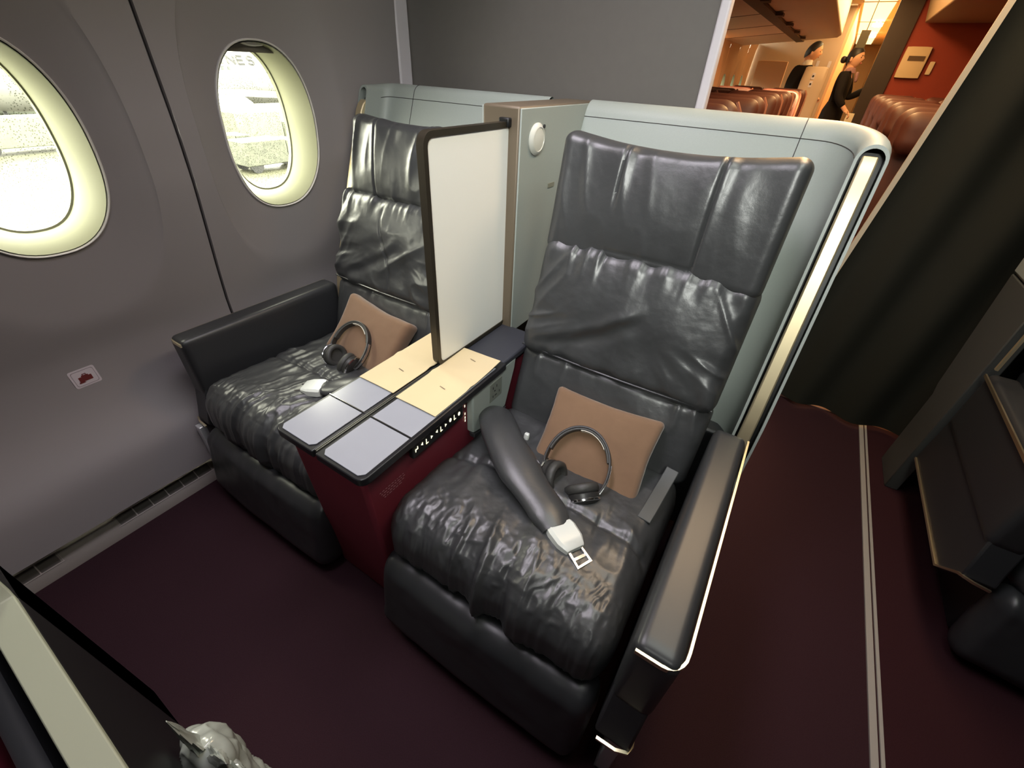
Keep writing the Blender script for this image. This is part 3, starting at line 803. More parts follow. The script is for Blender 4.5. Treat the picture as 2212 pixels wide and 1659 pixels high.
# column
col_g = G().box((-.830, 1.15, .62), (-.708, 1.66, 1.312)); col = obj('column', col_g, BROWN_COL, con, bevel=.006, label='bronze brown column')
g = G().box((-.7085, 1.152, .628), (-.7030, 1.62, 1.308)); sp = obj('column_side_panel', g, SHELL, col, bevel=.002)
g = G().box((-.835, 1.152, .628), (-.8295, 1.62, 1.308)); obj('column_side_panel', g, SHELL, col, bevel=.002)
g = G().lathe([(.0, -.002), (.041, -.002), (.042, .004), (.037, .009), (.031, .0115), (.030, .0095), (.024, .011), (0, .0125)], (-.703, 1.238, 1.230), (1, 0, 0), 40)
rl = obj('reading_lamp', g, mat('pearl_plastic', srgb(205, 205, 196), .3), con, angle=30, label='round pale reading lamp')
g = G().lathe([(0, 0), (.005, 0), (.005, .004), (0, .004)], (-.694, 1.262, 1.262), (1, 0, 0), 12); obj('lamp_switch', g, BLACK, rl)
g = G().box((-.7035, 1.335, 1.083), (-.7005, 1.375, 1.096)); obj('coat_hook', g, mat('hook_grey', srgb(120, 120, 105), .4), col)
# divider screen
x0, x1 = -.761, -.739
def rrect(a, b, c, d, r, n=7):
    P = []
    for cx, cy, q0 in ((c - r, d - r, 0), (a + r, d - r, math.pi / 2), (a + r, b + r, math.pi), (c - r, b + r, 1.5 * math.pi)):
        for k in range(n): q = q0 + math.pi / 2 * k / (n - 1); P.append((cx + r * math.cos(q), cy + r * math.sin(q)))
    return P
A = rrect(.800, .652, 1.160, 1.276, .030); B = rrect(.814, .664, 1.160, 1.262, .020)
g = G()
g.rings([[(xx, y, z) for y, z in P] for xx, P in ((x0, B), (x0, A), (x1, A), (x1, B))], True, False, True)
dv = obj('divider_screen', g, FRAME, con, bevel=.002, label='upright divider with dark bronze frame and white panel')
g = G().prism(B, 0, x0 + .004, x1 - .003); obj('divider_panel', g, WHITEP, dv, label='plain white panel')
g = G().box((x0 - .006, 1.135, 1.262), (x1 + .006, 1.165, 1.285)); obj('hinge_cap', g, BLACK, dv, bevel=.004)

# ------------------------------------------------------------------ loose things on the console and seats
def leaflet(x0, x1, y0, y1, label, curl, marks):
    t = thing('paper_leaflet', ((x0 + x1) / 2, (y0 + y1) / 2, .653), label, 'leaflet', 'leaflets on the console trays')
    n = 16; A = []; B = []
    for j in range(n + 1):
        v = j / n; y = y0 + (y1 - y0) * v; ra = []; rb = []
        for i in range(7):
            u = i / 6; z = .6545 + curl * (v ** 3) * (.4 + .6 * u) + .0012 * math.sin(u * 3 + v * 2) + (.0035 if abs(v - .5) < .04 else 0)
            ra.append((x0 + (x1 - x0) * u, y, z)); rb.append((x0 + (x1 - x0) * u, y, z + .0016))
        A.append(ra); B.append(rb)
    g = G().rings(A, False, False); g.rings(B, False, False)
    for P, Q in ((A[0], B[0]), (A[-1], B[-1])): g.rings([P, Q], False, False)
    for k in (0, -1): g.rings([[r[k] for r in A], [r[k] for r in B]], False, False)
    obj('paper_sheet', g, PAPER, t)
    for (mx, my) in marks:
        k = G()
        xx = x0 + (x1 - x0) * mx; yy = y0 + (y1 - y0) * my; z = .6566 + curl * (my ** 3) * (.4 + .6 * mx) + .0013
        for q in range(5): k.add([(xx + q * .0045, yy - q * .0008, z), (xx + q * .0045 + .0032, yy - q * .0008, z), (xx + q * .0045 + .0032, yy - q * .0008 + .004, z), (xx + q * .0045, yy - q * .0008 + .004, z)], [(0, 1, 2, 3)])
        obj('printed_wording', k, PRINT, t, smooth=False)
leaflet(-.740, -.598, .620, .925, 'cream paper leaflet on the tray on the aisle side of the divider', .012, ((.48, .34), (.40, .86)))
leaflet(-.892, -.758, .628, .935, 'cream paper leaflet on the tray on the window side of the divider', .004, ((.48, .30), (.45, .85)))

def pillow(corners, thick, label, seed):
    """corners TL, TR, BR, BL of the front face"""
    TL, TR, BR, BL = [Vector(p) for p in corners]
    c = (TL + TR + BR + BL) / 4; X = ((TR - TL) + (BR - BL)).normalized(); U = ((TL - BL) + (TR - BR)).normalized()
    N_ = X.cross(U).normalized()     # towards viewer
    w = ((TR - TL).length + (BR - BL).length) / 4; h_ = ((TL - BL).length + (TR - BR).length) / 4
    Z = U; Yv = N_.cross(U) * 0
    Y_ = -N_; X_ = Y_.cross(Z)
    def d(Q, N, S):
        x, y, z = Q.T; u, v = x / w, z / h_
        e = (1 - u ** 2).clip(0) * (1 - v ** 2).clip(0)
        D = N * (.010 * e * (N[:, 1] < .2) + .003 * fbm(x * 12, z * 12, seed))[:, None]
        D[:, 0] -= .010 * u * (1 - v * v); D[:, 2] -= .010 * v * (1 - u * u)
        return D
    org = c + Y_ * thick
    g = G().soft((w, thick, h_), (.018, thick * .8, .018), (40, 10, 40), (tuple(org), tuple(X_), tuple(Y_), tuple(Z)), d)
    t = obj('cushion', g, BROWNFAB, None, angle=70)
    tag(t, label, 'cushion', 'brown cushions on the seats')
    return t, (c, X_, Z, N_, w, h_)
pR = pillow([(-.432, .990, .630), (-.080, .985, .622), (-.088, .790, .415), (-.404, .795, .430)], .028, 'square brown cushion leaning on the backrest of the aisle seat', 1)
pL = pillow([(-1.365, .985, .650), (-1.02, .985, .645), (-1.05, .83, .455), (-1.385, .83, .460)], .034, 'square tan brown cushion leaning on the backrest of the window seat', 2)

def headphones(fr, label, grp, tilt=0, sc_=1.0, cup=1.0, flip=1):
    """fr=(origin of the band centre, axis e1 (right), e2 (up), n (towards viewer)); band is an open ring in the e1-e2 plane"""
    O, e1, e2, n = [Vector(v) for v in fr]; e1.normalize(); n = (n - n.dot(e1) * e1).normalized(); e2 = n.cross(e1)
    t = thing('headphones', tuple(O - e2 * .12), label, 'headphones', 'over-ear headphones on the seats')
    a, b = .082 * sc_, .100 * sc_
    def pt(q, k=1.0, off=0): 
        c, s = math.cos(tilt), math.sin(tilt); x, y = a * k * math.cos(q), b * k * math.sin(q)
        return O + e1 * (x * c - y * s) + e2 * (x * s + y * c) + n * off
    q0, q1 = math.radians(-58 if flip > 0 else -50), math.radians(205)
    qs = np.linspace(q0, q1, 44)
    g = G().strip([pt(q) for q in qs], .006, .024, up=tuple(n)); obj('headband', g, HEADP, t, bevel=.0015)
    g = G().strip([pt(q, .945) for q in np.linspace(math.radians(15), math.radians(165), 24)], .007, .021, up=tuple(n)); hp = obj('headband_pad', g, HPAD, t, bevel=.002)
    g = G().strip([pt(q, .895, .002) for q in np.linspace(math.radians(38), math.radians(98), 14)], .0015, .020, up=tuple(n)); obj('headband_label', g, HWHITE, hp)
    for qa, qb in ((q0, math.radians(12)), (math.radians(168), q1)):
        obj('slider_arm', G().strip([pt(q, 1.045, 0) for q in np.linspace(qa, qb, 10)], .002, .010, up=tuple(n)), CHROME, t)
    for q, sgn in ((q0, 1), (q1, -1)):
        P = pt(q); C = P + (O - P).normalized() * .004
        axis = (e1 * -.55 + e2 * .80 + n * .10).normalized() if (sgn > 0 and flip > 0) else (e1 * -sgn * .9 + e2 * .15 + n * .25).normalized()
        # cup shells face each other
        c = P + axis * .002
        L_ = lambda pr: [(r * cup, h * cup) for r, h in pr]
        g = G().lathe(L_([(.0, -.004), (.030, -.003), (.039, .004), (.041, .014), (.041, .022), (.034, .026)]), c, axis, 30); cp = obj('ear_cup', g, HEADP, t, angle=40)
        g = G().lathe(L_([(.037, .024), (.0405, .027), (.0425, .034), (.041, .043), (.034, .047), (.026, .044), (.023, .036), (.0, .034)]), c, axis, 30); obj('ear_pad', g, HPAD, cp, angle=60)
        g = G().lathe(L_([(.0395, .004), (.0422, .006), (.0422, .010), (.0395, .012)]), c, axis, 30); obj('cup_ring', g, CHROME, cp)
    return t
c, X_, U_, N_, w, h_ = pR[1]
headphones((Vector((-.262, .815, .505)), (1, 0, 0), tuple(U_), tuple(N_ + Vector((.0, 0, .25)))), 'black headphones standing on the aisle seat against the brown cushion', 'h', tilt=math.radians(10), sc_=1.12, cup=1.12)
headphones((Vector((-1.222, .845, .525)), (1, .05, 0), tuple(U_), tuple(N_ + Vector((.0, 0, .1)))), 'black headphones standing on the window seat against the tan cushion', 'h', tilt=math.radians(10), sc_=1.0, flip=-1)

# ================================================================== CENTRE SEATS, ROW AHEAD
def move(root, d):
    root.location = root.location + Vector(d) * K
c2 = dup(seatL, None, 'black leather seat across the aisle, its armrest edged in brass and half hidden in shadow', 'wide first cabin seats'); move(c2, (2.372, .855, 0))
for ch in list(c2.children):
    if ch.name.startswith('seat_foot') or ch.name.startswith('seat_belt'):
        for q in list(ch.children): bpy.data.objects.remove(q)
        bpy.data.objects.remove(ch)
cs = thing('seat_shell', (.79, 2.05, 0), 'dark panelled shell side with a pale top corner behind the seat across the aisle', 'seat shell', 'privacy shells behind the seats')
DARKP = mat('dark_grey_panel', srgb(74, 76, 74), .5)
g = G().prism([(1.945, 0), (2.15, 0), (2.15, .38), (2.175, .42), (2.262, .868), (1.945, .868), (1.94, .64)], 0, .752, .80); obj('side_panel', g, DARKP, cs, bevel=.004)
g = G().prism([(1.93, .872), (2.262, .872), (2.31, 1.29), (2.05, 1.29)], 0, .750, .80); g.box((.80, 2.272, .872), (1.9, 2.30, 1.29)); obj('shell_panel', g, SHELL, cs, bevel=.01)
g = G().strip([(.748, 1.862, .66), (.748, 1.862, .80), (.748, 1.90, .90)], .012, .008, up=(1, 0, 0)); obj('edge_bar', g, BRASS_BAR, cs)

# low shell of the row ahead with its pale cap, seen from above at the lower left
fs = thing('front_seat_shell', (-.75, -.25, 0), 'pale capped dark shell of the seat row ahead, at the lower left corner', 'seat shell')
g = G().prism([(-.20, 0), (-.865, 0), (-.875, .60), (-1.02, .74), (-1.02, 1.02), (-1.06, 1.02), (-1.06, .70), (-.90, .62), (-.20, .62)], 1, -.172, -.128)
g = G(); g.box((-1.0, -.170, 0), (-.20, -.128, .64)); g.prism([(-1.0, 0), (-.86, 0), (-.875, .64), (-1.0, .98)], 1, -.170, -.128)
obj('shell_wall', g, BLACK, fs, bevel=.004)
CAPM = mat('pale_grey_green_cap', srgb(150, 154, 134), .6)
cp_ = [(-.20, -.148, .648), (-.868, -.148, .648), (-.884, -.148, .662), (-1.01, -.148, .995)]
obj('shell_cap', G().strip(cp_, .040, .014, up=(0.35, 0, 1)), CAPM, fs, bevel=.002, label='pale grey green cap')
g = G().soft((.36, .018, .30), .015, (10, 4, 10), ((-.66, -.205, .30), (1, 0, 0), (0, 1, 0), (0, 0, 1))); obj('shell_liner', g, LEATHER_DK, fs)
g = G().soft((.30, .020, .33), .02, (14, 4, 14), ((-.62, -.262, .28), (1, 0, 0), (0, 1, 0), (0, 0, 1))); obj('seat_back', g, CONSOLE, fs)
t = tag(obj('pillow', G().soft((.20, .09, .12), (.1, .08, .1), (24, 12, 24), ((-.78, -.40, .50), (1, .1, 0), (0, 1, 0), (0, 0, 1)), lambda Q, N, S: N * (.012 * fbm(Q[:, 0] * 14, Q[:, 2] * 14, 5))[:, None]), mat('off_white_cloth', srgb(190, 188, 170), .8, bump=[('noise', 300, .3, .002)])), 'off white pillow beyond the pale cap at the lower left corner', 'pillow')

# clear-wrapped bundle with pinched corners
def d_bag(Q, N, S):
    x, y, z = Q.T
    D = N * (.010 * fbm(x * 20, z * 14, 4) + .007 * ridge(x * 30 + z * 12, z * 18, 6))[:, None]
    return D
bg = thing('wrapped_bundle', (-.53, -.085, 0), 'clear plastic wrapped grey bundle with pinched corners at the bottom edge', 'bag')
g = G().soft((.060, .030, .230), (.05, .028, .05), (40, 12, 60), ((-.575, -.088, .160), (1, .15, 0), (-.15, 1, 0), (0, 0, 1)), d_bag); obj('bundle_body', g, PLASTICBAG, bg, angle=60)
def spike(c, tip, w, name):
    c, tip = Vector(c), Vector(tip); n = 8; RR = []
    ax = (tip - c); L = ax.length; ax.normalize(); a = ax.cross(Vector((0, 1, 0))).normalized(); b = ax.cross(a)
    for k in range(n + 1):
        t_ = k / n; ww = w * (1 - t_) ** .8 + .002
        RR.append([c + ax * L * t_ + (a * math.cos(q) + b * math.sin(q) * .35) * ww * (1 + .25 * math.sin(5 * q + k)) for q in [2 * math.pi * j / 20 for j in range(20)]])
    obj(name, G().rings(RR), PLASTICBAG, bg, angle=50)
spike((-.572, -.092, .36), (-.566, -.090, .520), .028, 'pinched_corner')
spike((-.545, -.086, .34), (-.468, -.072, .455), .036, 'pinched_corner')
spike((-.51, -.080, .32), (-.452, -.066, .375), .034, 'pinched_corner')

# ================================================================== AFT CABIN
AFTW = mat('aft_sidewall', srgb(200, 160, 125), .6)
yw = [5.6, 6.4, 7.2, 8.0, 8.8, 9.6, 10.4]
g = G(); zs = np.linspace(.0, 1.9, 30); g.rings([[(float(wall_x(z)) if z > .1 else -1.61, yy, z) for z in zs] for yy in (1.745, 5.195)], False, False); struct('wall_left.003', g, AFTW)
for i, yc in enumerate(yw):
    wall_panel('wall_left.%03d' % (i + 4), yc, yc - .398, yc + .398, z1=1.9, m=AFTW)
    window('window_%d' % (i + 3), yc)
# luggage bins above the window seats, with the service strip under them
g = G().prism([(-1.70, 1.80), (-.36, 1.925), (-.315, 1.96), (-.36, 2.42), (-1.70, 2.42)], 1, 1.76, 9.35)
bn = tag(obj('overhead_bin', g, BIN, None, bevel=.012), 'long warm lit luggage bin above the left seats of the aft cabin', 'luggage bin')
PSU = mat('dark_service_strip', srgb(88, 72, 52), .6)
g = G().prism([(-.86, 1.868), (-.76, 1.877), (-.76, 1.862), (-.86, 1.853)], 1, 1.9, 9.2); strip = obj('service_strip', g, PSU, bn)
for k in range(7): 
    g = G().box((-.76, 2.6 + k * .98, 1.858), (-.70, 2.72 + k * .98, 1.880)); obj('air_nozzle', g, PSU, strip)
for k in range(7):
    g = G().strip([(-1.66, 2.3 + k * 1.1, 1.8025), (-.87, 2.3 + k * 1.1, 1.876)], .006, .004); obj('bin_joint', g, mat('bin_joint', srgb(120, 105, 85), .7), bn) if k < 6 else None
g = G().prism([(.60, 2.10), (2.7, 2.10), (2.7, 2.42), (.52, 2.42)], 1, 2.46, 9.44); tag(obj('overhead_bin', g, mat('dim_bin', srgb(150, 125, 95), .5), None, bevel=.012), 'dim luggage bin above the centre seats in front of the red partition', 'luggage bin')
# partitions
g = G().box((-1.72, 10.82, 0), (-.30, 10.9, 2.42)); struct('wall_back.001', g, TAN)
PEACH = mat('peach_panel', srgb(215, 175, 140), .55)
g = G().soft((.23, .05, .82), .02, (4, 4, 4), ((-1.15, 9.75, .82), (1, 0, 0), (0, 1, 0), (0, 0, 1))); 
lk = tag(obj('storage_locker', g, PEACH), 'peach coloured waist-high locker against the far left wall', 'locker')
pp = thing('attendant_panel', (-.47, 9.35, 0), 'tan rounded partition panel with two icon labels, in front of the man', 'partition')
g = G().soft((.165, .03, .79), (.05, .02, .05), (8, 4, 8), ((-.465, 9.35, .79), (1, 0, 0), (0, 1, 0), (0, 0, 1))); obj('partition_panel', g, TAN, pp)
for zz in (1.46, 1.36):
    g = G().box((-.50, 9.315, zz - .04), (-.455, 9.322, zz + .04)); q = obj('icon_label', g, STICKER, pp)
    g = G().lathe([(0, 0), (.014, 0), (.014, .002), (0, .002)], (-.4775, 9.313, zz), (0, 1, 0), 12); obj('icon_print', g, BLACK, q)
for xx, lb in ((-.56, 'small white icon label on the far wall, left one'), (-.38, 'small white icon label on the far wall, right one')):
    tag(obj('wall_label', G().box((xx - .022, 10.812, 1.60), (xx + .022, 10.819, 1.69)), STICKER), lb, 'label', 'icon labels on the far wall')
g = G().box((.262, 9.50, 0), (2.7, 9.58, 2.42)); struct('wall_back.002', g, REDW)
g = G().box((.225, 9.46, 0), (.50, 9.60, 2.44)); struct('unlit_wall_band', g, mat('unlit_wall_brown', srgb(46, 30, 20), .6))  # dark strip paints the unlit left end of the red wall
bx = thing('wall_box', (.68, 9.47, 1.49), 'square beige box mounted on the red partition', 'wall box')
g = G().soft((.145, .03, .18), (.015, .02, .015), (4, 4, 4), ((.68, 9.47, 1.67), (1, 0, 0), (0, 1, 0), (0, 0, 1))); b0 = obj('box_body', g, mat('beige_box', srgb(205, 178, 140), .6), bx)
g = G().box((.60, 9.435, 1.69), (.79, 9.441, 1.745)); obj('hand_slot', g, mat('slot_brown', srgb(90, 66, 44), .7), b0)
tag(obj('wall_label', G().soft((.03, .01, .075), .008, (3, 3, 3), ((.905, 9.485, 1.615), (1, 0, 0), (0, 1, 0), (0, 0, 1))), mat('beige_label', srgb(215, 190, 155), .6)), 'narrow beige label plate beside the box on the red partition', 'label')
sg = tag(obj('hanging_sign', G().box((-.075, 8.0, 1.755), (.022, 8.05, 1.925)).box((-.032, 8.02, 1.92), (-.022, 8.03, 2.43)), mat('dark_sign', srgb(62, 54, 30), .5)), 'dark hanging sign panel over the aft aisle', 'sign')
g = G().box((-1.75, 2.5, 2.44), (5.1, 22, 2.5)); struct('ceiling.001', g, mat('aft_ceiling', srgb(228, 200, 150), .6))
g = G().box((-1.75, 22, 0), (5.1, 22.1, 2.5)); struct('wall_back.003', g, mat('far_cream_wall', srgb(225, 195, 150), .6))
g = G().box((-.30, 10.9, 0), (-.26, 22, 2.44)); struct('wall_left.011', g, PEACH)
g = G().box((.48, 9.6, 0), (.52, 22, 2.44)); struct('wall_right.001', g, mat('warm_passage_wall', srgb(220, 185, 130), .6))
g = G().box((-1.75, 1.76, 1.95), (-1.70, 11, 2.5)); g.box((-1.75, -3.4, 1.95), (-1.74, 1.76, 2.5)); struct('wall_left.012', g, BULK)
GLOW = mat('ceiling_glow_emission', srgb(255, 220, 150), .5, emit=((1, .72, .34, 1), 1.7))  # emission stands in for light falling on the aft aisle ceiling
cl = tag(obj('ceiling_glow', G().box((-.22, 3.0, 2.425), (.20, 21, 2.438)), GLOW), 'long warm glowing strip added for the lit ceiling over the aft aisle', 'ceiling glow')
for k, (yy, lb) in enumerate(((13.5, 'nearer star shaped glowing lamp in the aft aisle ceiling'), (16.5, 'farther star shaped glowing lamp in the aft aisle ceiling'))):
    P = []
    for j in range(12):
        q = 2 * math.pi * j / 12; r = .09 if j % 2 == 0 else .045; P.append((.10 + r * math.cos(q), yy + r * 2.5 * math.sin(q)))
    tag(obj('ceiling_lamp', G().prism(P, 2, 2.34, 2.40), mat('lamp_glow', srgb(255, 240, 190), .5, emit=((1, .9, .6, 1), 2.5))), lb, 'ceiling lamp', 'star shaped aisle lamps')
for k in range(5):
    obj('ceiling_joint', G().box((-.24, 4.0 + k * 3.2, 2.418), (.22, 4.05 + k * 3.2, 2.424)), mat('joint', srgb(170, 130, 70), .6), cl)

kp = thing('kick_panel', (.20, 2.52, 0), 'brown low panel with two bent pale strips, on the floor behind the aisle seat shell', 'low panel')
g = G().box((.02, 2.50, 0), (.34, 2.53, .42)); obj('panel_board', g, mat('brown_low_panel', srgb(96, 60, 52), .7), kp)
for dx in (0, .035):
    g = G().strip([(.205 + dx, 2.495, .22), (.255 + dx, 2.495, .10), (.250 + dx, 2.495, .0)], .006, .016, up=(1, 0, 0)); obj('pale_strip', g, mat('pink_beige_strip', srgb(205, 160, 140), .5), kp)

# brown leather seats of the aft cabin
def econ_seat(x, y, label, grp):
    t = thing('aft_seat', (x, y, 0), label, 'passenger seat', grp)
    def d(Q, N, S): return N * (.012 * (1 - S[:, 0] ** 2).clip(0) * (1 - S[:, 2] ** 2).clip(0) + .003 * fbm(Q[:, 0] * 9, Q[:, 2] * 9, 2))[:, None]
    g = G().soft((.252, .06, .40), (.09, .05, .09), (24, 8, 30), ((x, y + .06, .90), (1, 0, 0), (0, .985, -.17), (0, .17, .985)), d); obj('backrest', g, ECON, t)
    g = G().soft((.225, .045, .115), (.07, .04, .07), (20, 8, 14), ((x, y - .02, 1.165), (1, 0, 0), (0, .985, -.17), (0, .17, .985)), d); obj('headrest', g, ECON, t)
    g = G().tube([(x + sx * .258, y + .03 + (z - .6) * .17, z) for sx, z in ((1, .55), (1, .9), (1, 1.15), (.97, 1.24), (.85, 1.285))], .011, 6); obj('seat_edge', g, ECONT, t)
    g = G().soft((.242, .26, .075), (.05, .06, .05), (14, 14, 6), ((x, y - .24, .46), (1, 0, 0), (0, 1, 0), (0, 0, 1)), None); obj('seat_cushion', g, ECON, t)
    for sx in (-1, 1):
        g = G().soft((.019, .20, .035), (.015, .02, .02), (4, 8, 4), ((x + sx * .264, y - .22, .70), (1, 0, 0), (0, 1, 0), (0, 0, 1)), None); a = obj('armrest', g, ECONT, t)
        obj('armrest_support', G().prism([(y - .05, .68), (y - .14, .68), (y - .10, .38), (y - .02, .38)], 0, x + sx * .264 - .012, x + sx * .264 + .012), BLACK, a)
        g = G().strip([(x + sx * .25, y - .05, .40), (x + sx * .25, y - .30, .14), (x + sx * .25, y - .26, .0)], .03, .02, up=(1, 0, 0)); obj('leg', g, ECONT, t)
    return t
cols = [('window', -1.27), ('aisle side', -.70)]
rown = ['front', 'second', 'third', 'fourth', 'fifth', 'sixth']
e0 = None
for i in range(6):
    for nm, x in cols:
        lb = 'brown leather seat in the %s left row of the aft cabin, %s place' % (rown[i], nm)
        if e0 is None: e0 = econ_seat(x, 2.95, lb, 'brown leather seats on the left of the aft cabin')
        else: dup(e0, (x, 2.95 + 1.13 * i, 0), lb)
for i in range(5):
    for nm, x in (('aisle', .60), ('inner', 1.17)):
        dup(e0, (x, 3.95 + 1.13 * i, 0), 'brown leather seat in the %s centre row right of the aft aisle, %s place' % (rown[i], nm), 'brown leather seats right of the aft aisle')

# ================================================================== PEOPLE
def skin_mesh(nodes, edges, root, levels=2):
    me = bpy.data.meshes.new('sk'); names = list(nodes)
    me.from_pydata([nodes[n][0] for n in names], [(names.index(a), names.index(b)) for a, b in edges], [])
    o = bpy.data.objects.new('sk', me); COL.objects.link(o)
    m = o.modifiers.new('s', 'SKIN'); m.use_smooth_shade = True
    for i, n in enumerate(names):
        r = nodes[n][1]; r = (r, r) if not hasattr(r, '__len__') else r
        me.skin_vertices[0].data[i].radius = r; me.skin_vertices[0].data[i].use_root = (n == root)
    s = o.modifiers.new('u', 'SUBSURF'); s.levels = levels; s.render_levels = levels
    dg = bpy.context.evaluated_depsgraph_get(); dg.update()
    ev = o.evaluated_get(dg).to_mesh()
    V = [tuple(v.co) for v in ev.vertices]; F = [tuple(p.vertices) for p in ev.polygons]
    o.evaluated_get(dg).to_mesh_clear(); bpy.data.objects.remove(o); bpy.data.meshes.remove(me)
    return V, F
def person(x, y, rz, label, arms, lean=0, skirt=True, bun=True, scale=1.0, head_yaw=0):
    U = scale / K; t = thing('person', (x, y, 0), label, 'person', rz=0)
    cr, sr = math.cos(rz), math.sin(rz)
    def W(p, yaw=0, pivot=(0, 0, 0)):
        px, py, pz = p
        if yaw:
            c, s = math.cos(yaw), math.sin(yaw); px, py = pivot[0] + (px - pivot[0]) * c - (py - pivot[1]) * s, pivot[1] + (px - pivot[0]) * s + (py - pivot[1]) * c
        py -= lean * max(0, pz - .9)
        return (x + U * (px * cr - py * sr), y + U * (px * sr + py * cr), U * pz)
    def add(name, VF, m, parent=t, yaw=0, pivot=(0, 0, 0), **k):
        g = G().add([W(p, yaw, pivot) for p in VF[0]], VF[1]); return obj(name, g, m, parent, angle=80, **k)
    N = {'pel': ((0, 0, .90), (.13, .10)), 'waist': ((0, 0, 1.02), (.105, .08)), 'chest': ((0, 0, 1.18), (.13, .095)), 'nb': ((0, .01, 1.31), (.075, .065)), 'neck': ((0, 0, 1.38), .045), 'skull': ((0, -.005, 1.46), (.062, .072)), 'crown': ((0, 0, 1.52), (.058, .066))}
    E = [('pel', 'waist'), ('waist', 'chest'), ('chest', 'nb'), ('nb', 'neck'), ('neck', 'skull'), ('skull', 'crown')]
    CN = {'pel': ((0, 0, .88), (.15, .12)), 'waist': ((0, 0, 1.02), (.118, .095)), 'chest': ((0, 0, 1.18), (.150, .115)), 'nb': ((0, .01, 1.305), (.09, .075))}
    CE = [('pel', 'waist'), ('waist', 'chest'), ('chest', 'nb')]
    for s, nm in ((-1, 'r'), (1, 'l')):
        el, wr, hd = arms[nm]
        N['sh' + nm] = ((s * .155, .01, 1.295), .05); N['el' + nm] = (el, .038); N['wr' + nm] = (wr, .026)
        E += [('chest', 'sh' + nm), ('sh' + nm, 'el' + nm), ('el' + nm, 'wr' + nm)]
        CN['sh' + nm] = ((s * .155, .01, 1.29), .068); CN['el' + nm] = (el, .052); e_, w_ = Vector(el), Vector(wr); CN['cu' + nm] = (tuple(e_.lerp(w_, .82)), .042)
        CE += [('chest', 'sh' + nm), ('sh' + nm, 'el' + nm), ('el' + nm, 'cu' + nm)]
        d = (Vector(hd) - w_).normalized(); up = Vector((0, 0, 1)) if abs(d.z) < .8 else Vector((0, -1, 0)); a = d.cross(up).normalized(); b = a.cross(d)
        palm = w_ + d * .045; N['pa' + nm] = (tuple(palm), (.032, .018)); E.append(('wr' + nm, 'pa' + nm))
        for k, (off, ln) in enumerate(((-.024, .060), (-.008, .070), (.008, .066), (.024, .052))):
            k0 = palm + d * .035 + a * off; k1 = k0 + (d * .8 - b * .5).normalized() * ln * .5; k2 = k1 + (d * .25 - b).normalized() * ln * .5
            for j, q in enumerate((k0, k1, k2)): N['f%s%d%d' % (nm, k, j)] = (tuple(q), .0085)
            E += [('pa' + nm, 'f%s%d0' % (nm, k)), ('f%s%d0' % (nm, k), 'f%s%d1' % (nm, k)), ('f%s%d1' % (nm, k), 'f%s%d2' % (nm, k))]
        t0 = palm - d * .01 - a * s * .034; t1 = t0 + (d * .7 - a * s * .5 - b * .4).normalized() * .035
        N['t%s0' % nm] = (tuple(t0), .010); N['t%s1' % nm] = (tuple(t1), .0085); E += [('pa' + nm, 't%s0' % nm), ('t%s0' % nm, 't%s1' % nm)]
        N['hip' + nm] = ((s * .085, 0, .84), .085); N['kn' + nm] = ((s * .085, -.02, .46), .055); N['an' + nm] = ((s * .085, .02, .09), .036); N['toe' + nm] = ((s * .09, -.13, .035), (.036, .028))
        E += [('pel', 'hip' + nm), ('hip' + nm, 'kn' + nm), ('kn' + nm, 'an' + nm), ('an' + nm, 'toe' + nm)]
    body = add('body', skin_mesh(N, E, 'pel'), SKIN)
    # face added to the same head volume
    piv = (0, 0, 0)
    V = []; F = []; n1, n2 = 28, 20
    for i in range(n2 + 1):
        ph = math.pi * i / n2
        for j in range(n1):
            th = 2 * math.pi * j / n1; sx, sy, sz = math.sin(ph) * math.cos(th), math.sin(ph) * math.sin(th), math.cos(ph)
            X_, Y_, Z_ = sx * .074, sy * .092, sz * .115
            fr = max(0, -sy)
            if sz < 0: X_ *= 1 + .28 * sz; Y_ *= 1 + .12 * sz
            Y_ -= .024 * fr * math.exp(-((sx / .22) ** 2)) * math.exp(-(((sz + .12) / .20) ** 2))            # nose
            Y_ += .010 * fr * (math.exp(-(((abs(sx) - .38) / .2) ** 2)) * math.exp(-(((sz - .05) / .13) ** 2)))  # eye sockets
            Y_ -= .007 * fr * math.exp(-((sx / .35) ** 2)) * math.exp(-(((sz + .48) / .10) ** 2))            # lips
            Y_ -= .010 * fr * math.exp(-((sx / .3) ** 2)) * math.exp(-(((sz + .80) / .15) ** 2))             # chin
            V.append((X_, Y_ - .012, 1.485 + Z_))
    for i in range(n2):
        for j in range(n1): k = (j + 1) % n1; F.append((i * n1 + j, i * n1 + k, (i + 1) * n1 + k, (i + 1) * n1 + j))
    add('head', (V, F), SKIN, t, head_yaw)
    for s in (-1, 1):
        g = G().soft((.007, .013, .024), .006, (4, 4, 4), ((s * .072, .004, 1.468), (1, 0, 0), (0, 1, .1), (0, 0, 1))); add('ear', (g.v, g.f), SKIN, t, head_yaw)
        g = G().soft((.012, .004, .006), .004, (4, 3, 3), ((s * .028, -.0905, 1.490), (1, 0, 0), (0, 1, 0), (0, 0, 1))); add('eye', (g.v, g.f), HAIR, t, head_yaw)
        g = G().soft((.016, .004, .0028), .002, (4, 3, 3), ((s * .029, -.097, 1.512), (1, 0, 0), (0, 1, 0), (0, 0, 1))); add('eyebrow', (g.v, g.f), HAIR, t, head_yaw)
    g = G().soft((.020, .005, .007), .004, (6, 3, 3), ((0, -.104, 1.430), (1, 0, 0), (0, 1, 0), (0, 0, 1))); add('mouth', (g.v, g.f), mat('lips', srgb(170, 80, 75), .5), t, head_yaw)
    # hair cap
    V = []; F = []
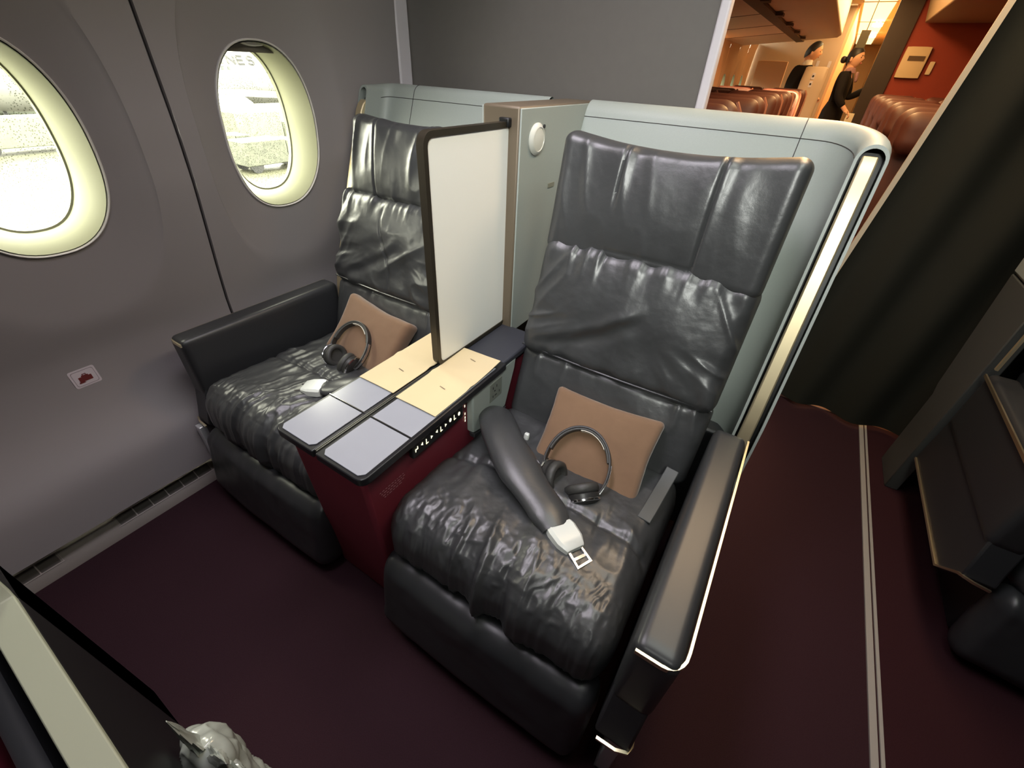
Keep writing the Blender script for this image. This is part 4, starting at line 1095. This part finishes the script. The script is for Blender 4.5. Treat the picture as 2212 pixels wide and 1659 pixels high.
    for i in range(13):
        ph = math.pi * .74 * i / 12
        for j in range(28):
            th = 2 * math.pi * j / 28; lim = ph
            st_ = math.sin(th); fr = max(0, -st_); lim_ = (.55 if bun else .50) + (.20 * max(0, st_) ** .8) - .23 * fr ** .6
            ph2 = math.pi * lim_ * i / 12
            sx, sy, sz = math.sin(ph2) * math.cos(th), math.sin(ph2) * math.sin(th), math.cos(ph2)
            V.append((sx * .0795 * (1 + .05 * (sz < .2) * -1), sy * .097 - .010, 1.488 + sz * .121))
    for i in range(12):
        for j in range(28): k = (j + 1) % 28; F.append((i * 28 + j, i * 28 + k, (i + 1) * 28 + k, (i + 1) * 28 + j))
    hair = add('hair', (V, F), HAIR, t, head_yaw)
    if bun:
        g = G().soft((.045, .035, .040), .034, (8, 8, 8), ((0, .112, 1.465), (1, 0, 0), (0, 1, 0), (0, 0, 1))); add('hair_bun', (g.v, g.f), HAIR, hair, head_yaw)
    add('jacket', skin_mesh(CN, CE, 'pel'), SUIT)
    if skirt:
        g = G().rings([[(rx * math.cos(q), ry * math.sin(q), z) for q in [2 * math.pi * k / 24 for k in range(24)]] for z, rx, ry in ((1.0, .13, .10), (.90, .165, .13), (.75, .175, .14), (.55, .165, .13), (.50, .16, .125))]); add('skirt', (g.v, g.f), SUIT)
        g = G().rings([[(rx * math.cos(q), -.012 + ry * math.sin(q), z) for q in [2 * math.pi * k / 16 for k in range(16)]] for z, rx, ry in ((1.385, .05, .05), (1.36, .062, .062), (1.325, .060, .075))]); add('scarf', (g.v, g.f), SCARF)
        g = G().soft((.030, .018, .055), .015, (6, 4, 6), ((.01, -.112, 1.285), (1, 0, 0), (0, 1, -.2), (0, .2, 1))); add('scarf_knot', (g.v, g.f), SCARF)
    else:
        TN = {'p': ((0, 0, .92), (.15, .12)), 'hl': ((.09, 0, .82), .10), 'kl': ((.09, -.02, .46), .075), 'al': ((.09, .01, .10), .06), 'hr': ((-.09, 0, .82), .10), 'kr': ((-.09, -.02, .46), .075), 'ar': ((-.09, .01, .10), .06)}
        add('trousers', skin_mesh(TN, [('p', 'hl'), ('hl', 'kl'), ('kl', 'al'), ('p', 'hr'), ('hr', 'kr'), ('kr', 'ar')], 'p'), SUIT)
        g = G().rings([[(rx * math.cos(q), -.008 + ry * math.sin(q), z) for q in [2 * math.pi * k / 16 for k in range(16)]] for z, rx, ry in ((1.40, .054, .056), (1.37, .060, .060), (1.34, .072, .070))]); add('shirt_collar', (g.v, g.f), mat('white_shirt', srgb(225, 215, 205), .7))
    for s in (-1, 1):
        g = G().soft((.045, .125, .035), (.03, .05, .03), (6, 8, 4), ((s * .088, -.045, .035), (1, 0, 0), (0, 1, 0), (0, 0, 1))); add('shoe', (g.v, g.f), BLACK)
    return t, W
wo, WW = person(-.045, 9.62, math.radians(80), 'woman in dark uniform, hair in a bun, standing in the aft aisle holding a booklet', {'r': ((-.21, -.03, 1.06), (-.20, -.17, .93), (-.19, -.24, .88)), 'l': ((.20, -.08, 1.05), (.14, -.30, 1.18), (.12, -.38, 1.23))}, head_yaw=math.radians(-8), scale=.985)
pw = WW((-.19, -.26, .80)); 
tag(obj('booklet', G().soft((.05, .006, .11), .004, (3, 3, 3), (pw, (1, .2, 0), (-.2, 1, 0), (0, 0, 1))), mat('white_booklet', srgb(235, 220, 190), .6)), 'white booklet in the lowered hand of the standing woman', 'booklet')
pw = WW((.12, -.42, 1.26))
tag(obj('dark_case', G().soft((.045, .03, .05), .008, (3, 3, 3), (pw, (1, .2, 0), (-.2, 1, 0), (0, 0, 1))), mat('brown_case', srgb(70, 45, 32), .6)), 'small dark case in the raised hand of the standing woman', 'case')
person(-.80, 10.2, math.radians(120), 'man in dark suit with short black hair, behind the tan partition panel', {'r': ((-.22, -.06, 1.05), (-.20, -.25, .98), (-.18, -.33, .97)), 'l': ((.22, -.06, 1.05), (.18, -.25, 1.0), (.16, -.33, 1.0))}, lean=.22, skirt=False, bun=False, scale=1.03, head_yaw=math.radians(-25))

# ================================================================== EXTERIOR
g = G().add([(-600, -500, -6), (-2.2, -500, -6), (-2.2, 600, -6), (-600, 600, -6)], [(0, 1, 2, 3)])
struct('ground', g, mat('wet_apron', srgb(64, 64, 50), .5, noise=(.03, .15)))
AIRW = mat('white_aircraft_paint', srgb(110, 110, 106), .5)
pl = thing('airliner', (-64, 30, -6), 'white parked airliner with grey lettering seen through the second window', 'airliner')
prof = [(.02, -26), (1.2, -25.2), (2.2, -23.5), (2.9, -21), (3.2, -17), (3.2, 22), (2.9, 28), (2.0, 34), (.9, 40), (.3, 42)]
g = G().lathe(prof, (-64, 32, -.9), (0, 1, 0), 40); fus = obj('fuselage', g, AIRW, pl)
g = G().prism([(62, 1.5), (70, 1.8), (75, 9.5), (70.5, 9.5)], 0, -64.2, -63.8); obj('tail_fin', g, mat('red_tail', srgb(190, 40, 45), .4), pl)
g = G().prism([(-61.5, 26), (-46, 38), (-46, 40), (-61.5, 34)], 2, -2.6, -2.3); obj('wing', g, AIRW, pl)
g = G().lathe([(.1, -2), (1.1, -1.8), (1.25, 0), (1.0, 1.6), (.6, 2.2)], (-54, 29.5, -3.6), (0, 1, 0), 24); obj('engine', g, mat('engine_grey', srgb(150, 150, 150), .4), pl)
WIN = mat('dark_glass_far', srgb(40, 45, 45), .3)
for i in range(26):
    y = 16 + i * .72
    g = G().box((-60.83, y, -.50), (-60.78, y + .26, -.14)); obj('cabin_window', g, WIN, fus)
for yy in (14, 33):
    g = G().tube([(-64, yy, -4), (-64, yy, -5.6)], .15, 8); g.lathe([(.1, -.3), (.5, -.25), (.5, .25), (.1, .3)], (-64, yy, -5.5), (1, 0, 0), 16); obj('landing_gear', g, BLACK, pl)
# lettering on the fuselage: A I R L I N E S
LET = {'A': [[(0,0),(.5,1)],[(.5,1),(1,0)],[(.22,.38),(.78,.38)]], 'I': [[(.5,0),(.5,1)]], 'R': [[(0,0),(0,1)],[(0,1),(.8,1)],[(.8,1),(.8,.55)],[(.8,.55),(0,.5)],[(.4,.5),(.95,0)]],
 'L': [[(0,1),(0,0)],[(0,0),(.85,0)]], 'N': [[(0,0),(0,1)],[(0,1),(.95,0)],[(.95,0),(.95,1)]], 'E': [[(0,0),(0,1)],[(0,1),(.85,1)],[(0,.5),(.75,.5)],[(0,0),(.85,0)]],
 'S': [[(.9,.85),(.6,1)],[(.6,1),(.25,1)],[(.25,1),(.05,.78)],[(.05,.78),(.2,.55)],[(.2,.55),(.75,.45)],[(.75,.45),(.93,.22)],[(.93,.22),(.7,0)],[(.7,0),(.3,0)],[(.3,0),(.02,.16)]]}
g = G(); y = 37.9 - 8 * 1.18
def fx(z): return -64 + math.sqrt(3.23 ** 2 - (z + .9) ** 2)
for ch in 'AIRLINES':
    for (a, b), (c2, d2) in LET[ch]:
        A = (fx(.08 + .75 * b) + .02, y + .85 * a, .08 + .75 * b); B = (fx(.08 + .75 * d2) + .02, y + .85 * c2, .08 + .75 * d2)
        g.strip([A, B], .20, .03, up=(1, 0, 0))
    y += 1.18
obj('fuselage_lettering', g, mat('grey_lettering', srgb(20, 20, 22), .5), fus, smooth=False)
# ground vehicles and equipment between the aircraft
NOISY = mat('weathered_equipment', srgb(62, 64, 54), .6, noise=(3, .8))
NOISY2 = mat('dark_hedge', srgb(34, 38, 28), .9, noise=(2, .8))
def truck(x, y, l, h, dirx, m, label):
    t = thing('service_truck', (x, y, -6), label, 'service truck', 'service trucks on the apron')
    g = G().box((x - 1.1, y - l / 2, -5.5), (x + 1.1, y + l / 2 - 1.6, -5.5 + h)); obj('cargo_box', g, m, t, bevel=.05)
    g = G().prism([(y + l / 2 - 1.5, -5.5), (y + l / 2, -5.5), (y + l / 2, -4.7), (y + l / 2 - .4, -4.0), (y + l / 2 - 1.5, -4.0)], 0, x - 1.0, x + 1.0); cb = obj('cab', g, NOISY, t, bevel=.05)
    g = G().prism([(y + l / 2 - 1.2, -4.7), (y + l / 2 - .12, -4.7), (y + l / 2 - .48, -4.15), (y + l / 2 - 1.2, -4.15)], 0, x - 1.02, x + 1.02); obj('cab_window', g, WIN, cb)
    for yy in (y - l / 2 + .7, y + l / 2 - .8):
        for xx in (x - 1.0, x + .8):
            g = G().lathe([(.05, 0), (.5, 0), (.5, .25), (.05, .25)], (xx, yy, -5.5), (1, 0, 0), 16); obj('wheel', g, BLACK, t)
LB = [('pale box truck by the parked airliner', -46, 27.5, 6, 2.4), ('grey box truck nearest the second window', -36, 21.5, 5, 1.6), ('long pale truck in front of the terminal hedge, left window', -54, 12.5, 7, 2.0), ('low grey truck beside the long pale truck', -50, 6.5, 5, 1.5), ('small truck behind the grey box truck', -40, 20.2, 4.4, 1.6)]
for k, (lb, x, y, l, h) in enumerate(LB): truck(x, y, l, h, 1, NOISY if k % 2 else mat('pale_truck', srgb(84, 86, 72), .5, noise=(2, .35)), lb)
def rough_block(name, x0, x1, y0, y1, z1, label, seed, m, cat):
    n = 40; mm = 26; RR = []
    for j in range(mm + 1):
        row = []
        for i in range(n + 1):
            u, v = i / n, j / mm; y = y0 + (y1 - y0) * u; zz = -6 + (z1 + 6) * v
            bump = .8 * float(vnoise(y * .8, zz * .9, seed)) + .4 * float(vnoise(y * 2.3, zz * 2.3, seed))
            zz2 = zz + v * (.6 * float(vnoise(y * .5, 0, seed)))
            row.append((x1 - (x1 - x0) * (v ** 2) * .7 + bump, y, zz2))
        RR.append(row)
    g = G().rings(RR, False, False); g.rings([RR[-1], [(x0, p[1], p[2] - .3) for p in RR[-1]]], False, False)
    g.rings([[(x0, p[1], p[2]) for p in r] for r in RR], False, False)
    return tag(obj(name, g, m, None, angle=80), label, cat)
rough_block('hedge', -84, -78, -20, 28, -2.4, 'dark bushy hedge far beyond the apron seen through the first window', 3, NOISY2, 'hedge')
rough_block('hedge', -45, -43, 31.5, 38, -1.8, 'dark bushy hedge below the lettering of the parked airliner', 8, NOISY2, 'hedge')
